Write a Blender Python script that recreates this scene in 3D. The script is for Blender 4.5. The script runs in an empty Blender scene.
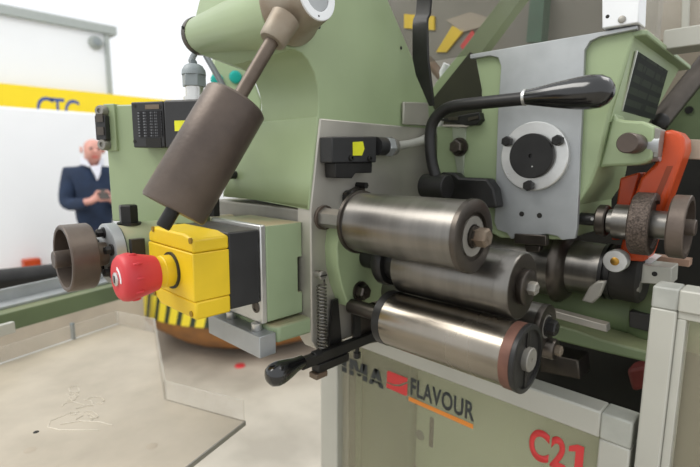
import bpy, bmesh, math, random
from mathutils import Vector, Matrix
random.seed(7)
V = Vector
PI = math.pi
scene = bpy.context.scene
COL = scene.collection

# ------------------------------------------------------------------ camera
F_PX = 467.0
YAW, PITCH, ROLL = math.radians(-44.3), math.radians(8.66), math.radians(.31)
CAM = V((0, 0, 1.45))
fwd = V((math.sin(YAW)*math.cos(PITCH), math.cos(YAW)*math.cos(PITCH), -math.sin(PITCH)))
rt0 = V((math.cos(YAW), -math.sin(YAW), 0)); up0 = rt0.cross(fwd)
right = rt0*math.cos(ROLL) + up0*math.sin(ROLL)
upv = up0*math.cos(ROLL) - rt0*math.sin(ROLL)
cd = bpy.data.cameras.new('camera'); cam = bpy.data.objects.new('camera', cd); COL.objects.link(cam)
cd.sensor_width = 36; cd.lens = 36*F_PX/700; cd.clip_start = .02; cd.clip_end = 100
cam.matrix_world = Matrix(((right.x, upv.x, -fwd.x, CAM.x), (right.y, upv.y, -fwd.y, CAM.y), (right.z, upv.z, -fwd.z, CAM.z), (0, 0, 0, 1)))
cd.dof.use_dof = True; cd.dof.focus_distance = .50; cd.dof.aperture_fstop = 5.5
scene.camera = cam

# ------------------------------------------------------------------ light
w = bpy.data.worlds.new('world'); scene.world = w; w.use_nodes = True
wb = w.node_tree.nodes['Background']; wb.inputs[0].default_value = (.95, .975, 1, 1); wb.inputs[1].default_value = 1.1
def area(name, loc, target, sx, sy, power, col):
    l = bpy.data.lights.new(name, 'AREA'); l.shape = 'RECTANGLE'; l.size = sx; l.size_y = sy; l.energy = power; l.color = col
    o = bpy.data.objects.new(name, l); COL.objects.link(o); o.location = loc
    o.rotation_euler = (V(target)-V(loc)).to_track_quat('-Z', 'Y').to_euler()
    return o
area('hall_light', (-2.5, -2.2, 5.2), (-.3, .4, 1.3), 3.2, 2.2, 165, (1, .97, .92))
area('hall_light', (1.5, 2.5, 5.5), (-.2, .6, 1.2), 2.5, 2.0, 60, (1, .97, .93))
scene.view_settings.view_transform = 'Standard'; scene.view_settings.look = 'None'
scene.view_settings.gamma = 1; scene.view_settings.use_curve_mapping = False
scene.view_settings.exposure = 0.0

# ------------------------------------------------------------------ helpers
def ray(x, y): return fwd + right*((x-350)/F_PX) + upv*((233.5-y)/F_PX)
def on(ax, x, y, v):
    d = ray(x, y); return CAM + d*((v-CAM[ax])/d[ax])
def onX(x, y, v): return on(0, x, y, v)
def onY(x, y, v): return on(1, x, y, v)
def onZ(x, y, v): return on(2, x, y, v)
def atD(x, y, d): return CAM + ray(x, y)*d

def lin(c):
    return tuple((u/255/12.92 if u/255 <= .04045 else ((u/255+.055)/1.055)**2.4) for u in c) + (1,)

def mat(name, col, rough=.5, metal=0, var=.06, scale=30, bump=0, bscale=200, col2=None, dust=0, dustcol=(168, 150, 122), aniso=None, coat=0, stretch=None):
    m = bpy.data.materials.new(name); m.use_nodes = True
    nt = m.node_tree; N = nt.nodes; L = nt.links; b = N['Principled BSDF']
    b.inputs['Roughness'].default_value = rough; b.inputs['Metallic'].default_value = metal
    if coat: b.inputs['Coat Weight'].default_value = coat; b.inputs['Coat Roughness'].default_value = .15
    tc = N.new('ShaderNodeTexCoord'); src = tc.outputs['Object']
    if stretch:
        mp = N.new('ShaderNodeMapping'); mp.inputs['Scale'].default_value = stretch; L.new(src, mp.inputs[0]); src = mp.outputs[0]
    nz = N.new('ShaderNodeTexNoise'); nz.inputs['Scale'].default_value = scale; nz.inputs['Detail'].default_value = 5; L.new(src, nz.inputs['Vector'])
    c = lin(col); c2 = lin(col2) if col2 else tuple(u*(1-var*3) for u in c[:3])+(1,)
    rp = N.new('ShaderNodeValToRGB'); rp.color_ramp.elements[0].position = .35; rp.color_ramp.elements[1].position = .65
    rp.color_ramp.elements[0].color = c2; rp.color_ramp.elements[1].color = c if col2 else tuple(min(1, u*(1+var)) for u in c[:3])+(1,)
    L.new(nz.outputs['Fac'], rp.inputs[0]); out = rp.outputs[0]
    if dust:
        n2 = N.new('ShaderNodeTexNoise'); n2.inputs['Scale'].default_value = 22; n2.inputs['Detail'].default_value = 6; L.new(tc.outputs['Object'], n2.inputs['Vector'])
        g = N.new('ShaderNodeNewGeometry'); sp = N.new('ShaderNodeSeparateXYZ'); L.new(g.outputs['Normal'], sp.inputs[0])
        mr = N.new('ShaderNodeMapRange'); mr.inputs[1].default_value = .3; mr.inputs[2].default_value = 1; mr.inputs[4].default_value = dust; L.new(sp.outputs['Z'], mr.inputs[0])
        mu = N.new('ShaderNodeMath'); mu.operation = 'MULTIPLY'; L.new(mr.outputs[0], mu.inputs[0])
        m2 = N.new('ShaderNodeMapRange'); m2.inputs[1].default_value = .25; m2.inputs[2].default_value = .6; L.new(n2.outputs['Fac'], m2.inputs[0]); L.new(m2.outputs[0], mu.inputs[1])
        mx = N.new('ShaderNodeMix'); mx.data_type = 'RGBA'; L.new(mu.outputs[0], mx.inputs['Factor']); L.new(out, mx.inputs['A']); mx.inputs['B'].default_value = lin(dustcol); out = mx.outputs['Result']
        if metal:
            iv = N.new('ShaderNodeMath'); iv.operation = 'MULTIPLY_ADD'; L.new(mu.outputs[0], iv.inputs[0]); iv.inputs[1].default_value = -metal; iv.inputs[2].default_value = metal; L.new(iv.outputs[0], b.inputs['Metallic'])
    L.new(out, b.inputs['Base Color'])
    rr = N.new('ShaderNodeMapRange'); rr.inputs[3].default_value = max(.02, rough-.08); rr.inputs[4].default_value = min(1, rough+.1); L.new(nz.outputs['Fac'], rr.inputs[0]); L.new(rr.outputs[0], b.inputs['Roughness'])
    if bump:
        nb = N.new('ShaderNodeTexNoise'); nb.inputs['Scale'].default_value = bscale; nb.inputs['Detail'].default_value = 4; L.new(src, nb.inputs['Vector'])
        bp = N.new('ShaderNodeBump'); bp.inputs['Strength'].default_value = bump; bp.inputs['Distance'].default_value = .002; L.new(nb.outputs['Fac'], bp.inputs['Height']); L.new(bp.outputs[0], b.inputs['Normal'])
    return m
def clear(name, col, alpha, rough=.1, var=0, scale=8):
    m = bpy.data.materials.new(name); m.use_nodes = True; nt = m.node_tree; N = nt.nodes; L = nt.links; b = N['Principled BSDF']
    b.inputs['Base Color'].default_value = lin(col); b.inputs['Roughness'].default_value = rough; b.inputs['Alpha'].default_value = alpha
    if var:
        tc = N.new('ShaderNodeTexCoord'); nz = N.new('ShaderNodeTexNoise'); nz.inputs['Scale'].default_value = scale; nz.inputs['Detail'].default_value = 6
        L.new(tc.outputs['Object'], nz.inputs['Vector']); mr = N.new('ShaderNodeMapRange'); mr.inputs[1].default_value = .35; mr.inputs[2].default_value = .65
        mr.inputs[3].default_value = max(0, alpha-var); mr.inputs[4].default_value = min(1, alpha+var); L.new(nz.outputs['Fac'], mr.inputs[0]); L.new(mr.outputs[0], b.inputs['Alpha'])
    return m

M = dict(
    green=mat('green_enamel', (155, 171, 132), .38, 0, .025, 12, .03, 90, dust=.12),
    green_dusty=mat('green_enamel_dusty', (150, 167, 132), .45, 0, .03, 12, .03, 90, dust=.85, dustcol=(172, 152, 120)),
    green_dark=mat('green_enamel_dark', (101, 116, 82), .45, 0, .05, 10, .03, 90, dust=.2),  # darker tone of the green enamel
    alu=mat('milled_aluminium', (174, 177, 178), .42, .5, .04, 25, .05, 300),
    alu_side=mat('machined_side_metal', (184, 180, 170), .34, .45, .05, 14, .05, 250),
    alu_dull=mat('dull_grey_metal', (150, 147, 140), .48, .6, .08, 16, .05, 250, dust=.3),
    alu_bright=mat('turned_aluminium', (215, 215, 212), .3, .8, .04, 40, .03, 400),
    steel=mat('roller_steel', (130, 127, 122), .32, .95, .05, 10, .02, 300, dust=.22, dustcol=(140, 128, 112), stretch=(8, 1, 1)),
    chrome=mat('polished_chrome', (150, 143, 132), .24, 1, .05, 8, 0, 300, stretch=(3, 1, 1)),
    steel_dark=mat('dark_steel', (92, 86, 80), .35, .9, .08, 30, .05, 200),
    oxide=mat('brown_oxide_steel', (106, 94, 85), .42, .5, .08, 18, .12, 260, col2=(84, 74, 68), dust=.35, dustcol=(150, 138, 122)),
    rust=mat('rusty_steel', (122, 112, 98), .55, .4, .1, 40, .12, 200, col2=(112, 94, 78)),
    hubmetal=mat('dusty_hub_metal', (164, 155, 140), .5, .3, .06, 30, .1, 200, col2=(140, 126, 108)),
    rodmetal=mat('brown_rod_metal', (116, 104, 92), .45, .5, .06, 30, .06, 200, col2=(96, 84, 74)),
    rust_ring=mat('rust_brown_ring', (112, 78, 66), .5, .4, .08, 60, .08, 200),
    black=mat('black_oxide', (40, 39, 38), .4, .3, .1, 40, .04, 200),
    bakelite=mat('black_bakelite', (20, 20, 21), .16, 0, .05, 20, 0, coat=.6),
    blackp=mat('black_plastic', (42, 42, 43), .5, 0, .06, 40, .08, 500, dust=.12),
    yellow=mat('yellow_plastic', (234, 198, 34), .42, 0, .03, 20, .04, 500),
    red=mat('red_plastic', (208, 56, 62), .45, 0, .03, 20, .04, 400),
    yellow_sticker=mat('yellow_sticker', (226, 226, 40), .5),
    white=mat('white_plastic', (236, 238, 240), .45, 0, .01),
    greyp=mat('grey_plastic', (140, 148, 150), .45, 0, .04),
    cable=mat('grey_cable_sheath', (178, 177, 168), .5, 0, .04),
    cable_dark=mat('dark_cable_sheath', (96, 104, 106), .5, 0, .04),
    teal=mat('teal_plastic', (22, 178, 168), .35, 0, .03),
    orange=mat('orange_enamel', (204, 76, 26), .36, 0, .06, 25, .05, 120, col2=(186, 68, 24)),
    frame=mat('guard_frame_enamel', (184, 183, 173), .42, .15, .02, 12),
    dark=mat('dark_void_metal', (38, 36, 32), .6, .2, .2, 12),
    brownd=mat('olive_inside_shade', (52, 52, 34), .55, .1, .1, 12),
    brass=mat('brass', (170, 130, 60), .35, .9),
    logo_red=mat('logo_red_print', (214, 58, 58), .5, 0, .01),
    logo_orange=mat('logo_orange_print', (230, 140, 50), .5, 0, .01),
    print=mat('dark_print', (52, 56, 56), .5, 0, .01),
    floor=mat('concrete_floor', (190, 183, 169), .6, 0, .05, 3, .05, 60, col2=(164, 157, 144)),
    wall=mat('white_panel', (244, 246, 248), .6, 0, .004, 3),
    trim=mat('grey_trim', (170, 176, 172), .5, .2, .02),
    banner_y=mat('yellow_banner', (252, 222, 30), .6, 0, .01, 3),
    banner_b=mat('blue_print', (44, 84, 160), .6, 0, .01),
    skin=mat('skin', (222, 164, 150), .5, 0, .04, 20),
    navy=mat('navy_cloth', (38, 53, 78), .85, 0, .08, 12),
    navy2=mat('navy_trousers', (32, 40, 62), .85, 0, .08, 12),
    shirt=mat('white_shirt', (232, 234, 244), .8, 0, .02),
    beige=mat('beige_board', (176, 164, 146), .6, 0, .05, 5),
    wood=mat('orange_brown_base', (176, 120, 62), .6, 0, .1, 8, col2=(140, 98, 58)),
    pink=mat('pinkish_wood', (170, 140, 120), .6),
)
M['acrylic'] = clear('clear_acrylic', (196, 188, 162), .24, .08)
M['acrylic_dusty'] = clear('dusty_acrylic', (190, 179, 160), .86, .3, .12, 9)
M['acrylic_wall'] = clear('scratched_acrylic', (216, 210, 198), .24, .12, .08, 14)
M['smoke'] = clear('smoked_acrylic', (92, 88, 78), .28, .1, .06, 5)
M['acrylic_edge'] = clear('acrylic_edge', (150, 146, 136), .9, .2)

def hazard():
    m = bpy.data.materials.new('hazard_stripes'); m.use_nodes = True; N = m.node_tree.nodes; L = m.node_tree.links; b = N['Principled BSDF']
    tc = N.new('ShaderNodeTexCoord'); sp = N.new('ShaderNodeSeparateXYZ'); L.new(tc.outputs['Object'], sp.inputs[0])
    at = N.new('ShaderNodeMath'); at.operation = 'ARCTAN2'; L.new(sp.outputs['Y'], at.inputs[0]); L.new(sp.outputs['X'], at.inputs[1])
    ml = N.new('ShaderNodeMath'); ml.operation = 'MULTIPLY_ADD'; ml.inputs[1].default_value = 9; L.new(at.outputs[0], ml.inputs[0])
    z = N.new('ShaderNodeMath'); z.operation = 'MULTIPLY'; z.inputs[1].default_value = -2.4; L.new(sp.outputs['Z'], z.inputs[0]); L.new(z.outputs[0], ml.inputs[2])
    fr = N.new('ShaderNodeMath'); fr.operation = 'FRACT'; L.new(ml.outputs[0], fr.inputs[0])
    gt = N.new('ShaderNodeMath'); gt.operation = 'GREATER_THAN'; gt.inputs[1].default_value = .62; L.new(fr.outputs[0], gt.inputs[0])
    mx = N.new('ShaderNodeMix'); mx.data_type = 'RGBA'; mx.inputs['A'].default_value = lin((236, 214, 52)); mx.inputs['B'].default_value = lin((44, 58, 44))
    L.new(gt.outputs[0], mx.inputs['Factor']); L.new(mx.outputs['Result'], b.inputs['Base Color']); b.inputs['Roughness'].default_value = .5
    return m
M['hazard'] = hazard()
def smallprint(name, base, ink, sx, sz, thr):
    # rows of tiny illegible print on a plate
    m = bpy.data.materials.new(name); m.use_nodes = True; N = m.node_tree.nodes; L = m.node_tree.links; b = N['Principled BSDF']
    tc = N.new('ShaderNodeTexCoord'); mp = N.new('ShaderNodeMapping'); mp.inputs['Scale'].default_value = (sx, sx, 1); L.new(tc.outputs['Object'], mp.inputs[0])
    nz = N.new('ShaderNodeTexNoise'); nz.inputs['Scale'].default_value = 1; nz.inputs['Detail'].default_value = 2; L.new(mp.outputs[0], nz.inputs['Vector'])
    sp = N.new('ShaderNodeSeparateXYZ'); L.new(tc.outputs['Object'], sp.inputs[0])
    ml = N.new('ShaderNodeMath'); ml.operation = 'MULTIPLY'; ml.inputs[1].default_value = sz; L.new(sp.outputs['Z'], ml.inputs[0])
    fr = N.new('ShaderNodeMath'); fr.operation = 'FRACT'; L.new(ml.outputs[0], fr.inputs[0])
    g1 = N.new('ShaderNodeMath'); g1.operation = 'GREATER_THAN'; g1.inputs[1].default_value = .45; L.new(fr.outputs[0], g1.inputs[0])
    g2 = N.new('ShaderNodeMath'); g2.operation = 'GREATER_THAN'; g2.inputs[1].default_value = thr; L.new(nz.outputs['Fac'], g2.inputs[0])
    mm = N.new('ShaderNodeMath'); mm.operation = 'MULTIPLY'; L.new(g1.outputs[0], mm.inputs[0]); L.new(g2.outputs[0], mm.inputs[1])
    mx = N.new('ShaderNodeMix'); mx.data_type = 'RGBA'; mx.inputs['A'].default_value = lin(base); mx.inputs['B'].default_value = lin(ink)
    L.new(mm.outputs[0], mx.inputs['Factor']); L.new(mx.outputs['Result'], b.inputs['Base Color']); b.inputs['Roughness'].default_value = .4
    b.inputs['Specular IOR Level'].default_value = .15; b.inputs['Roughness'].default_value = .6
    return m
M['label'] = smallprint('switch_label_print', (40, 40, 42), (120, 122, 126), 620, 300, .52)
M['nameplate'] = smallprint('nameplate_print', (24, 29, 24), (44, 52, 40), 60, 80, .42)

def wloc(o):
    l = V((0, 0, 0))
    while o: l = l + V(o.location); o = o.parent
    return l
def frame_of(axis):
    a = V(axis).normalized(); t = V((0, 0, 1)) if abs(a.z) < .9 else V((1, 0, 0))
    u = t.cross(a).normalized(); return a, u, a.cross(u)
class MB:
    def __init__(s): s.v = []; s.f = []
    def add(s, vs, fs):
        n = len(s.v); s.v += [V(p) for p in vs]; s.f += [tuple(i+n for i in f) for f in fs]; return s
    def box(s, x0, x1, y0, y1, z0, z1):
        return s.add([(x, y, z) for z in (z0, z1) for y in (y0, y1) for x in (x0, x1)], [(0, 2, 3, 1), (4, 5, 7, 6), (0, 1, 5, 4), (2, 6, 7, 3), (0, 4, 6, 2), (1, 3, 7, 5)])
    def obox(s, c, a, b, d):   # centre and three half vectors
        c = V(c); a = V(a); b = V(b); d = V(d)
        return s.add([c+a*i+b*j+d*k for k in (-1, 1) for j in (-1, 1) for i in (-1, 1)], [(0, 2, 3, 1), (4, 5, 7, 6), (0, 1, 5, 4), (2, 6, 7, 3), (0, 4, 6, 2), (1, 3, 7, 5)])
    def lathe(s, p, axis, prof, n=32, ph=0):
        a, u, w_ = frame_of(axis); p = V(p); vs = []; fs = []
        for t, r in prof:
            r = max(r, 1e-5)
            for k in range(n):
                g = 2*PI*k/n+ph; vs.append(p+a*t+u*(r*math.cos(g))+w_*(r*math.sin(g)))
        for i in range(len(prof)-1):
            for k in range(n):
                k2 = (k+1) % n; fs.append((i*n+k, i*n+k2, (i+1)*n+k2, (i+1)*n+k))
        fs.append(tuple(range(n-1, -1, -1))); m = (len(prof)-1)*n; fs.append(tuple(range(m, m+n)))
        return s.add(vs, fs)
    def cyl(s, p0, p1, r0, r1=None, n=28, ph=0):
        d = V(p1)-V(p0); return s.lathe(p0, d, [(0, r0), (d.length, r0 if r1 is None else r1)], n, ph)
    def ring(s, p, axis, ro, ri, t, n=40):   # flat washer
        return s.lathe_closed(p, axis, [(0, ri), (0, ro), (t, ro), (t, ri)], n)
    def lathe_closed(s, p, axis, prof, n=40):
        a, u, w_ = frame_of(axis); p = V(p); vs = []; fs = []; m = len(prof)
        for t, r in prof:
            for k in range(n):
                g = 2*PI*k/n; vs.append(p+a*t+u*(r*math.cos(g))+w_*(r*math.sin(g)))
        for i in range(m):
            j = (i+1) % m
            for k in range(n):
                k2 = (k+1) % n; fs.append((i*n+k, i*n+k2, j*n+k2, j*n+k))
        return s.add(vs, fs)
    def tube(s, pts, r, n=14):
        pts = [V(p) for p in pts]; rs = r if isinstance(r, (list, tuple)) else [r]*len(pts); vs = []; fs = []
        tg = [(pts[min(i+1, len(pts)-1)]-pts[max(i-1, 0)]).normalized() for i in range(len(pts))]
        a, u, w_ = frame_of(tg[0])
        for i, p in enumerate(pts):
            u = (u-tg[i]*u.dot(tg[i])).normalized(); w_ = tg[i].cross(u)
            for k in range(n):
                g = 2*PI*k/n; vs.append(p+u*(rs[i]*math.cos(g))+w_*(rs[i]*math.sin(g)))
        for i in range(len(pts)-1):
            for k in range(n):
                k2 = (k+1) % n; fs.append((i*n+k, i*n+k2, (i+1)*n+k2, (i+1)*n+k))
        fs.append(tuple(range(n-1, -1, -1))); m = (len(pts)-1)*n; fs.append(tuple(range(m, m+n)))
        return s.add(vs, fs)
    def prism(s, pts, vec):
        pts = [V(p) for p in pts]; n = len(pts); vec = V(vec)
        return s.add(pts+[p+vec for p in pts], [tuple(range(n)), tuple(range(2*n-1, n-1, -1))]+[(i, i+n, (i+1) % n+n, (i+1) % n) for i in range(n)])
    def build(s, name, m, parent=None, bevel=0, smooth=40, seg=2):
        me = bpy.data.meshes.new(name); base = wloc(parent) if parent else V((0, 0, 0))
        own = V((0, 0, 0))
        if not parent:
            xs = [[p[i] for p in s.v] for i in range(3)]
            own = V(((min(xs[0])+max(xs[0]))/2, (min(xs[1])+max(xs[1]))/2, min(xs[2])))
        me.from_pydata([tuple(p-base-own) for p in s.v], [], s.f); me.update()
        bm = bmesh.new(); bm.from_mesh(me); bmesh.ops.recalc_face_normals(bm, faces=bm.faces); bm.to_mesh(me); bm.free()
        for p in me.polygons: p.use_smooth = True
        me.set_sharp_from_angle(angle=math.radians(smooth))
        me.materials.append(M[m] if isinstance(m, str) else m)
        o = bpy.data.objects.new(name, me); COL.objects.link(o); o.location = own
        if parent: o.parent = parent
        if bevel:
            b = o.modifiers.new('bevel', 'BEVEL'); b.width = bevel; b.segments = seg; b.limit_method = 'ANGLE'; b.angle_limit = math.radians(50)
        return o
def tag(o, label, cat, group=None):
    o['label'] = label; o['category'] = cat
    if group: o['group'] = group
    return o
def thing(name, label, cat, loc, group=None):
    o = bpy.data.objects.new(name, None); o.empty_display_size = .02; COL.objects.link(o); o.location = V(loc)
    return tag(o, label, cat, group)
def struct(o): o['kind'] = 'structure'; return o
def pxY(pts, y): return [onY(a, b, y) for a, b in pts]
def pxX(pts, x): return [onX(a, b, x) for a, b in pts]
def hexbolt(parent, p, axis, r, h, name='bolt', m='black', washer=True, ph=.2):
    a = V(axis).normalized(); b = MB(); p = V(p); t = 0
    if washer: b.cyl(p, p+a*(h*.22), r*1.28, n=24); t = h*.22
    b.lathe(p+a*t, a, [(0, r), (h*.85-t, r), (h-t, r*.82)], 6, ph)
    b.lathe(p+a*h, a, [(-.0002, r*.3), (h*.06, r*.28)], 12)
    return b.build(name, m, parent, smooth=25)
def capscrew(parent, p, axis, r, h, name='screw', m='steel_dark'):
    a = V(axis).normalized(); p = V(p)
    b = MB().lathe(p, a, [(0, r), (h*.8, r), (h, r*.85), (h, r*.45), (h*.5, r*.42)], 18)
    return b.build(name, m, parent)
def text_mesh(name, body, m, parent, u0, u1, v0, v1, y, bold=0.0, t=.0006, shear=0):
    cu = bpy.data.curves.new(name, 'FONT'); cu.body = body; cu.offset = bold; cu.shear = shear; cu.space_character = 1.09
    tmp = bpy.data.objects.new(name, cu); COL.objects.link(tmp); me = bpy.data.meshes.new_from_object(tmp)
    bpy.data.objects.remove(tmp); bpy.data.curves.remove(cu)
    xs = [v.co.x for v in me.vertices]; ys = [v.co.y for v in me.vertices]
    base = wloc(parent)
    for v in me.vertices:
        v.co = V((u0+(v.co.x-min(xs))/(max(xs)-min(xs))*(u1-u0), y, v0+(v.co.y-min(ys))/(max(ys)-min(ys))*(v1-v0)))-base
    bm = bmesh.new(); bm.from_mesh(me); ext = bmesh.ops.extrude_face_region(bm, geom=bm.faces[:])
    bmesh.ops.translate(bm, vec=(0, t, 0), verts=[g for g in ext['geom'] if isinstance(g, bmesh.types.BMVert)])
    bmesh.ops.recalc_face_normals(bm, faces=bm.faces); bm.to_mesh(me); bm.free()
    me.materials.clear(); me.materials.append(M[m]); o = bpy.data.objects.new(name, me); COL.objects.link(o); o.parent = parent; return o

# ================================================================== the hall
struct(MB().box(-16, 8, -8, 14, -.1, 0).build('floor', 'floor'))
# white stand wall on the left with its grey roof edge
ya, yb = -3.0, onX(108, 60, -6).y
struct(MB().box(-6.3, -6.0, ya, yb, 0, 2.92).build('wall_left', 'wall'))
rb = onX(115, 33, -6).y
struct(MB().box(-6.4, -5.94, ya, rb, 2.90, 2.99).build('trim_1', 'trim'))
struct(MB().box(-6.01, -5.97, yb-.03, yb+.02, 0, 2.90).build('trim_2', 'trim'))
lp = onX(95, 43, -6)
t = thing('wall_lamp', 'small oval grey lamp fixed high on the white stand wall', 'lamp', lp)
MB().lathe(lp, (1, 0, 0), [(0, .075), (.05, .07), (.07, .05)], 20).build('housing', 'trim', t)
MB().lathe(lp+V((.07, 0, 0)), (1, 0, 0), [(0, .045), (.015, .04), (.02, .02)], 20).build('lens', 'greyp', t)
# yellow banner with blue letters
XB = -5.85
b0, b1 = onX(-60, 76, XB), onX(0, 83, XB)
zt = onX(0, 83, XB).z; zb = zt-.42
t = thing('banner', 'long yellow banner with blue letters along the white stand wall', 'banner', (XB, 1, zb))
MB().box(XB-.03, XB, -1.2, 3.6, zb, zt).build('cloth', 'banner_y', t)
def banner_letter(ch, px0, px1, py_top):
    cu = bpy.data.curves.new('letter', 'FONT'); cu.body = ch
    tmp = bpy.data.objects.new('letter', cu); COL.objects.link(tmp); me = bpy.data.meshes.new_from_object(tmp); bpy.data.objects.remove(tmp)
    xs = [v.co.x for v in me.vertices]; ys = [v.co.y for v in me.vertices]
    p0, p1 = onX(px0, 100, XB), onX(px1, 100, XB); zt_ = onX(px0, py_top, XB).z; hgt = .26
    bs = wloc(t)
    for v in me.vertices:
        f = (v.co.x-min(xs))/(max(xs)-min(xs)); g = (v.co.y-min(ys))/(max(ys)-min(ys))
        v.co = V((XB+.004, p0.y+(p1.y-p0.y)*f, zt_-hgt+hgt*g))-bs
    me.materials.append(M['banner_b']); o = bpy.data.objects.new('letter', me); COL.objects.link(o); o.parent = t
banner_letter('C', 36, 53, 96); banner_letter('T', 50, 64, 97.5); banner_letter('C', 64, 79, 99)
# white low partition in front of the wall
zp = onX(20, 107.5, -5.2).z
tag(MB().box(-5.3, -5.2, -3, 3.3, 0, zp).build('partition', 'wall', bevel=.02), 'low white partition standing in front of the yellow banner', 'partition')
op = onX(30, 262, -5.1)
tag(MB().box(-5.15, -5.05, op.y-.06, op.y+.08, 0, op.z+.03).build('marker_post', 'orange', bevel=.01), 'short orange post by the white partition above the black tube', 'post')

# ------------------------------------------------------------------ person
def skin_mesh(name, nodes, edges, m, parent, sub=2, rot=None, base=None):
    me = bpy.data.meshes.new(name); me.from_pydata([n[0] for n in nodes], edges, []); o = bpy.data.objects.new(name, me); COL.objects.link(o)
    sk = o.modifiers.new('skin', 'SKIN'); sk.use_smooth_shade = True
    for i, n in enumerate(nodes):
        sv = me.skin_vertices[0].data[i]; r = n[1]; sv.radius = r if isinstance(r, tuple) else (r, r); sv.use_root = (i == 0)
    ss = o.modifiers.new('sub', 'SUBSURF'); ss.levels = sub; ss.render_levels = sub
    dg = bpy.context.evaluated_depsgraph_get(); m2 = bpy.data.meshes.new_from_object(o.evaluated_get(dg)); bpy.data.objects.remove(o)
    m2.materials.clear(); m2.materials.append(M[m])
    for p in m2.polygons: p.use_smooth = True
    o = bpy.data.objects.new(name, m2); COL.objects.link(o); o.parent = parent; return o
pc = atD(93, 180, 3.95)
man = thing('person', 'bald man in navy jacket and white collar looking down at a phone', 'person', (pc.x, pc.y, 0))
man.rotation_euler.z = math.radians(84)
# local frame: faces -y, x to his left
N_ = [((0, .02, .93), (.10, .075)), ((0, .02, 1.12), (.105, .075)), ((0, .03, 1.30), (.12, .08)), ((0, .02, 1.385), (.07, .06)), ((0, 0, 1.46), (.055, .058)),
      ((0, -.075, 1.500), (.072, .085)), ((0, -.085, 1.565), (.076, .092)), ((0, -.055, 1.615), (.058, .075))]
E_ = [(i, i+1) for i in range(7)]
def chain(nodes, edges, start, pts):
    p = start
    for q in pts:
        nodes.append(q); edges.append((p, len(nodes)-1)); p = len(nodes)-1
    return p
hands = {}
for s in (-1, 1):
    wr = (s*.075, -.27, 1.135); pl = (s*.035, -.30, 1.17)
    e = chain(N_, E_, 2, [((s*.165, .03, 1.325), .045), ((s*.210, .0, 1.08), .040), (wr, .028), (pl, (.034, .022))])
    hands[s] = pl
    for k in range(4):
        f = (k-1.5)*.019
        chain(N_, E_, e, [((s*.02, -.325+.006*k, 1.165+f), .009), ((s*-.008, -.33+.004*k, 1.172+f), .008), ((s*-.022, -.318, 1.175+f), .007)])
    chain(N_, E_, e, [((s*.045, -.315, 1.205), .011), ((s*.022, -.335, 1.215), .009)])
    chain(N_, E_, 0, [((s*.09, .02, .84), .065), ((s*.10, .0, .48), .05), ((s*.10, .03, .10), .04), ((s*.10, -.10, .04), (.035, .03))])
body = skin_mesh('body', N_, E_, 'skin', man, 2)
f_ = MB()
f_.lathe((0, -.170, 1.535), (0, -1, -.8), [(0, .016), (.012, .013), (.024, .006)], 10)
f_.build('nose', 'skin', None).parent = man
for s in (-1, 1):
    e_ = MB().lathe((s*.075, -.06, 1.54), (s, .1, 0), [(0, .026), (.012, .028), (.016, .015)], 14); o = e_.build('ear', 'skin', None); o.parent = man
    e_ = MB().lathe((s*.03, -.166, 1.550), (0, -1, -.4), [(0, .011), (.006, .008), (.008, .003)], 10); o = e_.build('eye', 'print', None); o.parent = man
o = MB().box(-.024, .024, -.158, -.146, 1.478, 1.486).build('mouth', 'logo_red', None); o.parent = man
J = [((0, .02, .82), (.165, .125)), ((0, .02, 1.08), (.16, .12)), ((0, .03, 1.28), (.175, .125)), ((0, .025, 1.395), (.11, .085)), ((0, .02, 1.43), (.072, .072))]
JE = [(0, 1), (1, 2), (2, 3), (3, 4)]
for s in (-1, 1):
    chain(J, JE, 2, [((s*.165, .03, 1.335), .088), ((s*.210, .005, 1.09), .066), ((s*.10, -.235, 1.115), .046)])
skin_mesh('jacket', J, JE, 'navy', man, 2)
T = [((0, .02, .95), (.15, .115)), ((0, .02, .86), (.15, .115))]; TE = [(0, 1)]
for s in (-1, 1): chain(T, TE, 1, [((s*.095, .02, .76), .098), ((s*.10, 0, .48), .078), ((s*.10, .03, .09), .068)])
skin_mesh('trousers', T, TE, 'navy2', man, 2)
for s in (-1, 1):
    o = MB().lathe((s*.10, .07, .045), (0, -1, 0), [(0, .03), (.03, .045), (.16, .048), (.24, .036), (.26, .015)], 16).build('shoe', 'black', None); o.parent = man
o = MB().prism([(-.03, -.105, 1.405), (.055, -.105, 1.42), (.035, -.125, 1.34), (.010, -.13, 1.285), (-.005, -.125, 1.34)], (0, .05, 0)).build('shirt_front', 'shirt', None, bevel=.01); o.parent = man
for s in (-1, 1):
    o = MB().prism([(s*.02, -.10, 1.395), (s*.085, -.055, 1.42), (s*.088, -.02, 1.485), (s*.05, -.085, 1.46)], (0, .02, 0)).build('collar', 'shirt', None, bevel=.004); o.parent = man
ct, st = math.cos(math.radians(84)), math.sin(math.radians(84))
def man_w(p): return V((pc.x+p[0]*ct-p[1]*st, pc.y+p[0]*st+p[1]*ct, p[2]))
ph = MB(); c_ = man_w((0, -.342, 1.19)); ph.obox(c_, V((ct, st, 0))*.038, V((-st, ct, .55)).normalized()*.07, V((-st, ct, -1.8)).normalized()*.004)
tag(ph.build('phone', 'blackp', bevel=.003), 'dark mobile phone held in the hands of the bald man', 'phone')

pq = atD(75, 283, 2.95)
tag(MB().box(pq.x-.10, pq.x, pq.y-1.6, pq.y+.42, 0, pq.z).build('low_wall', 'beige', None, bevel=.01), 'low beige wall in front of the legs of the bald man', 'wall')
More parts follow.
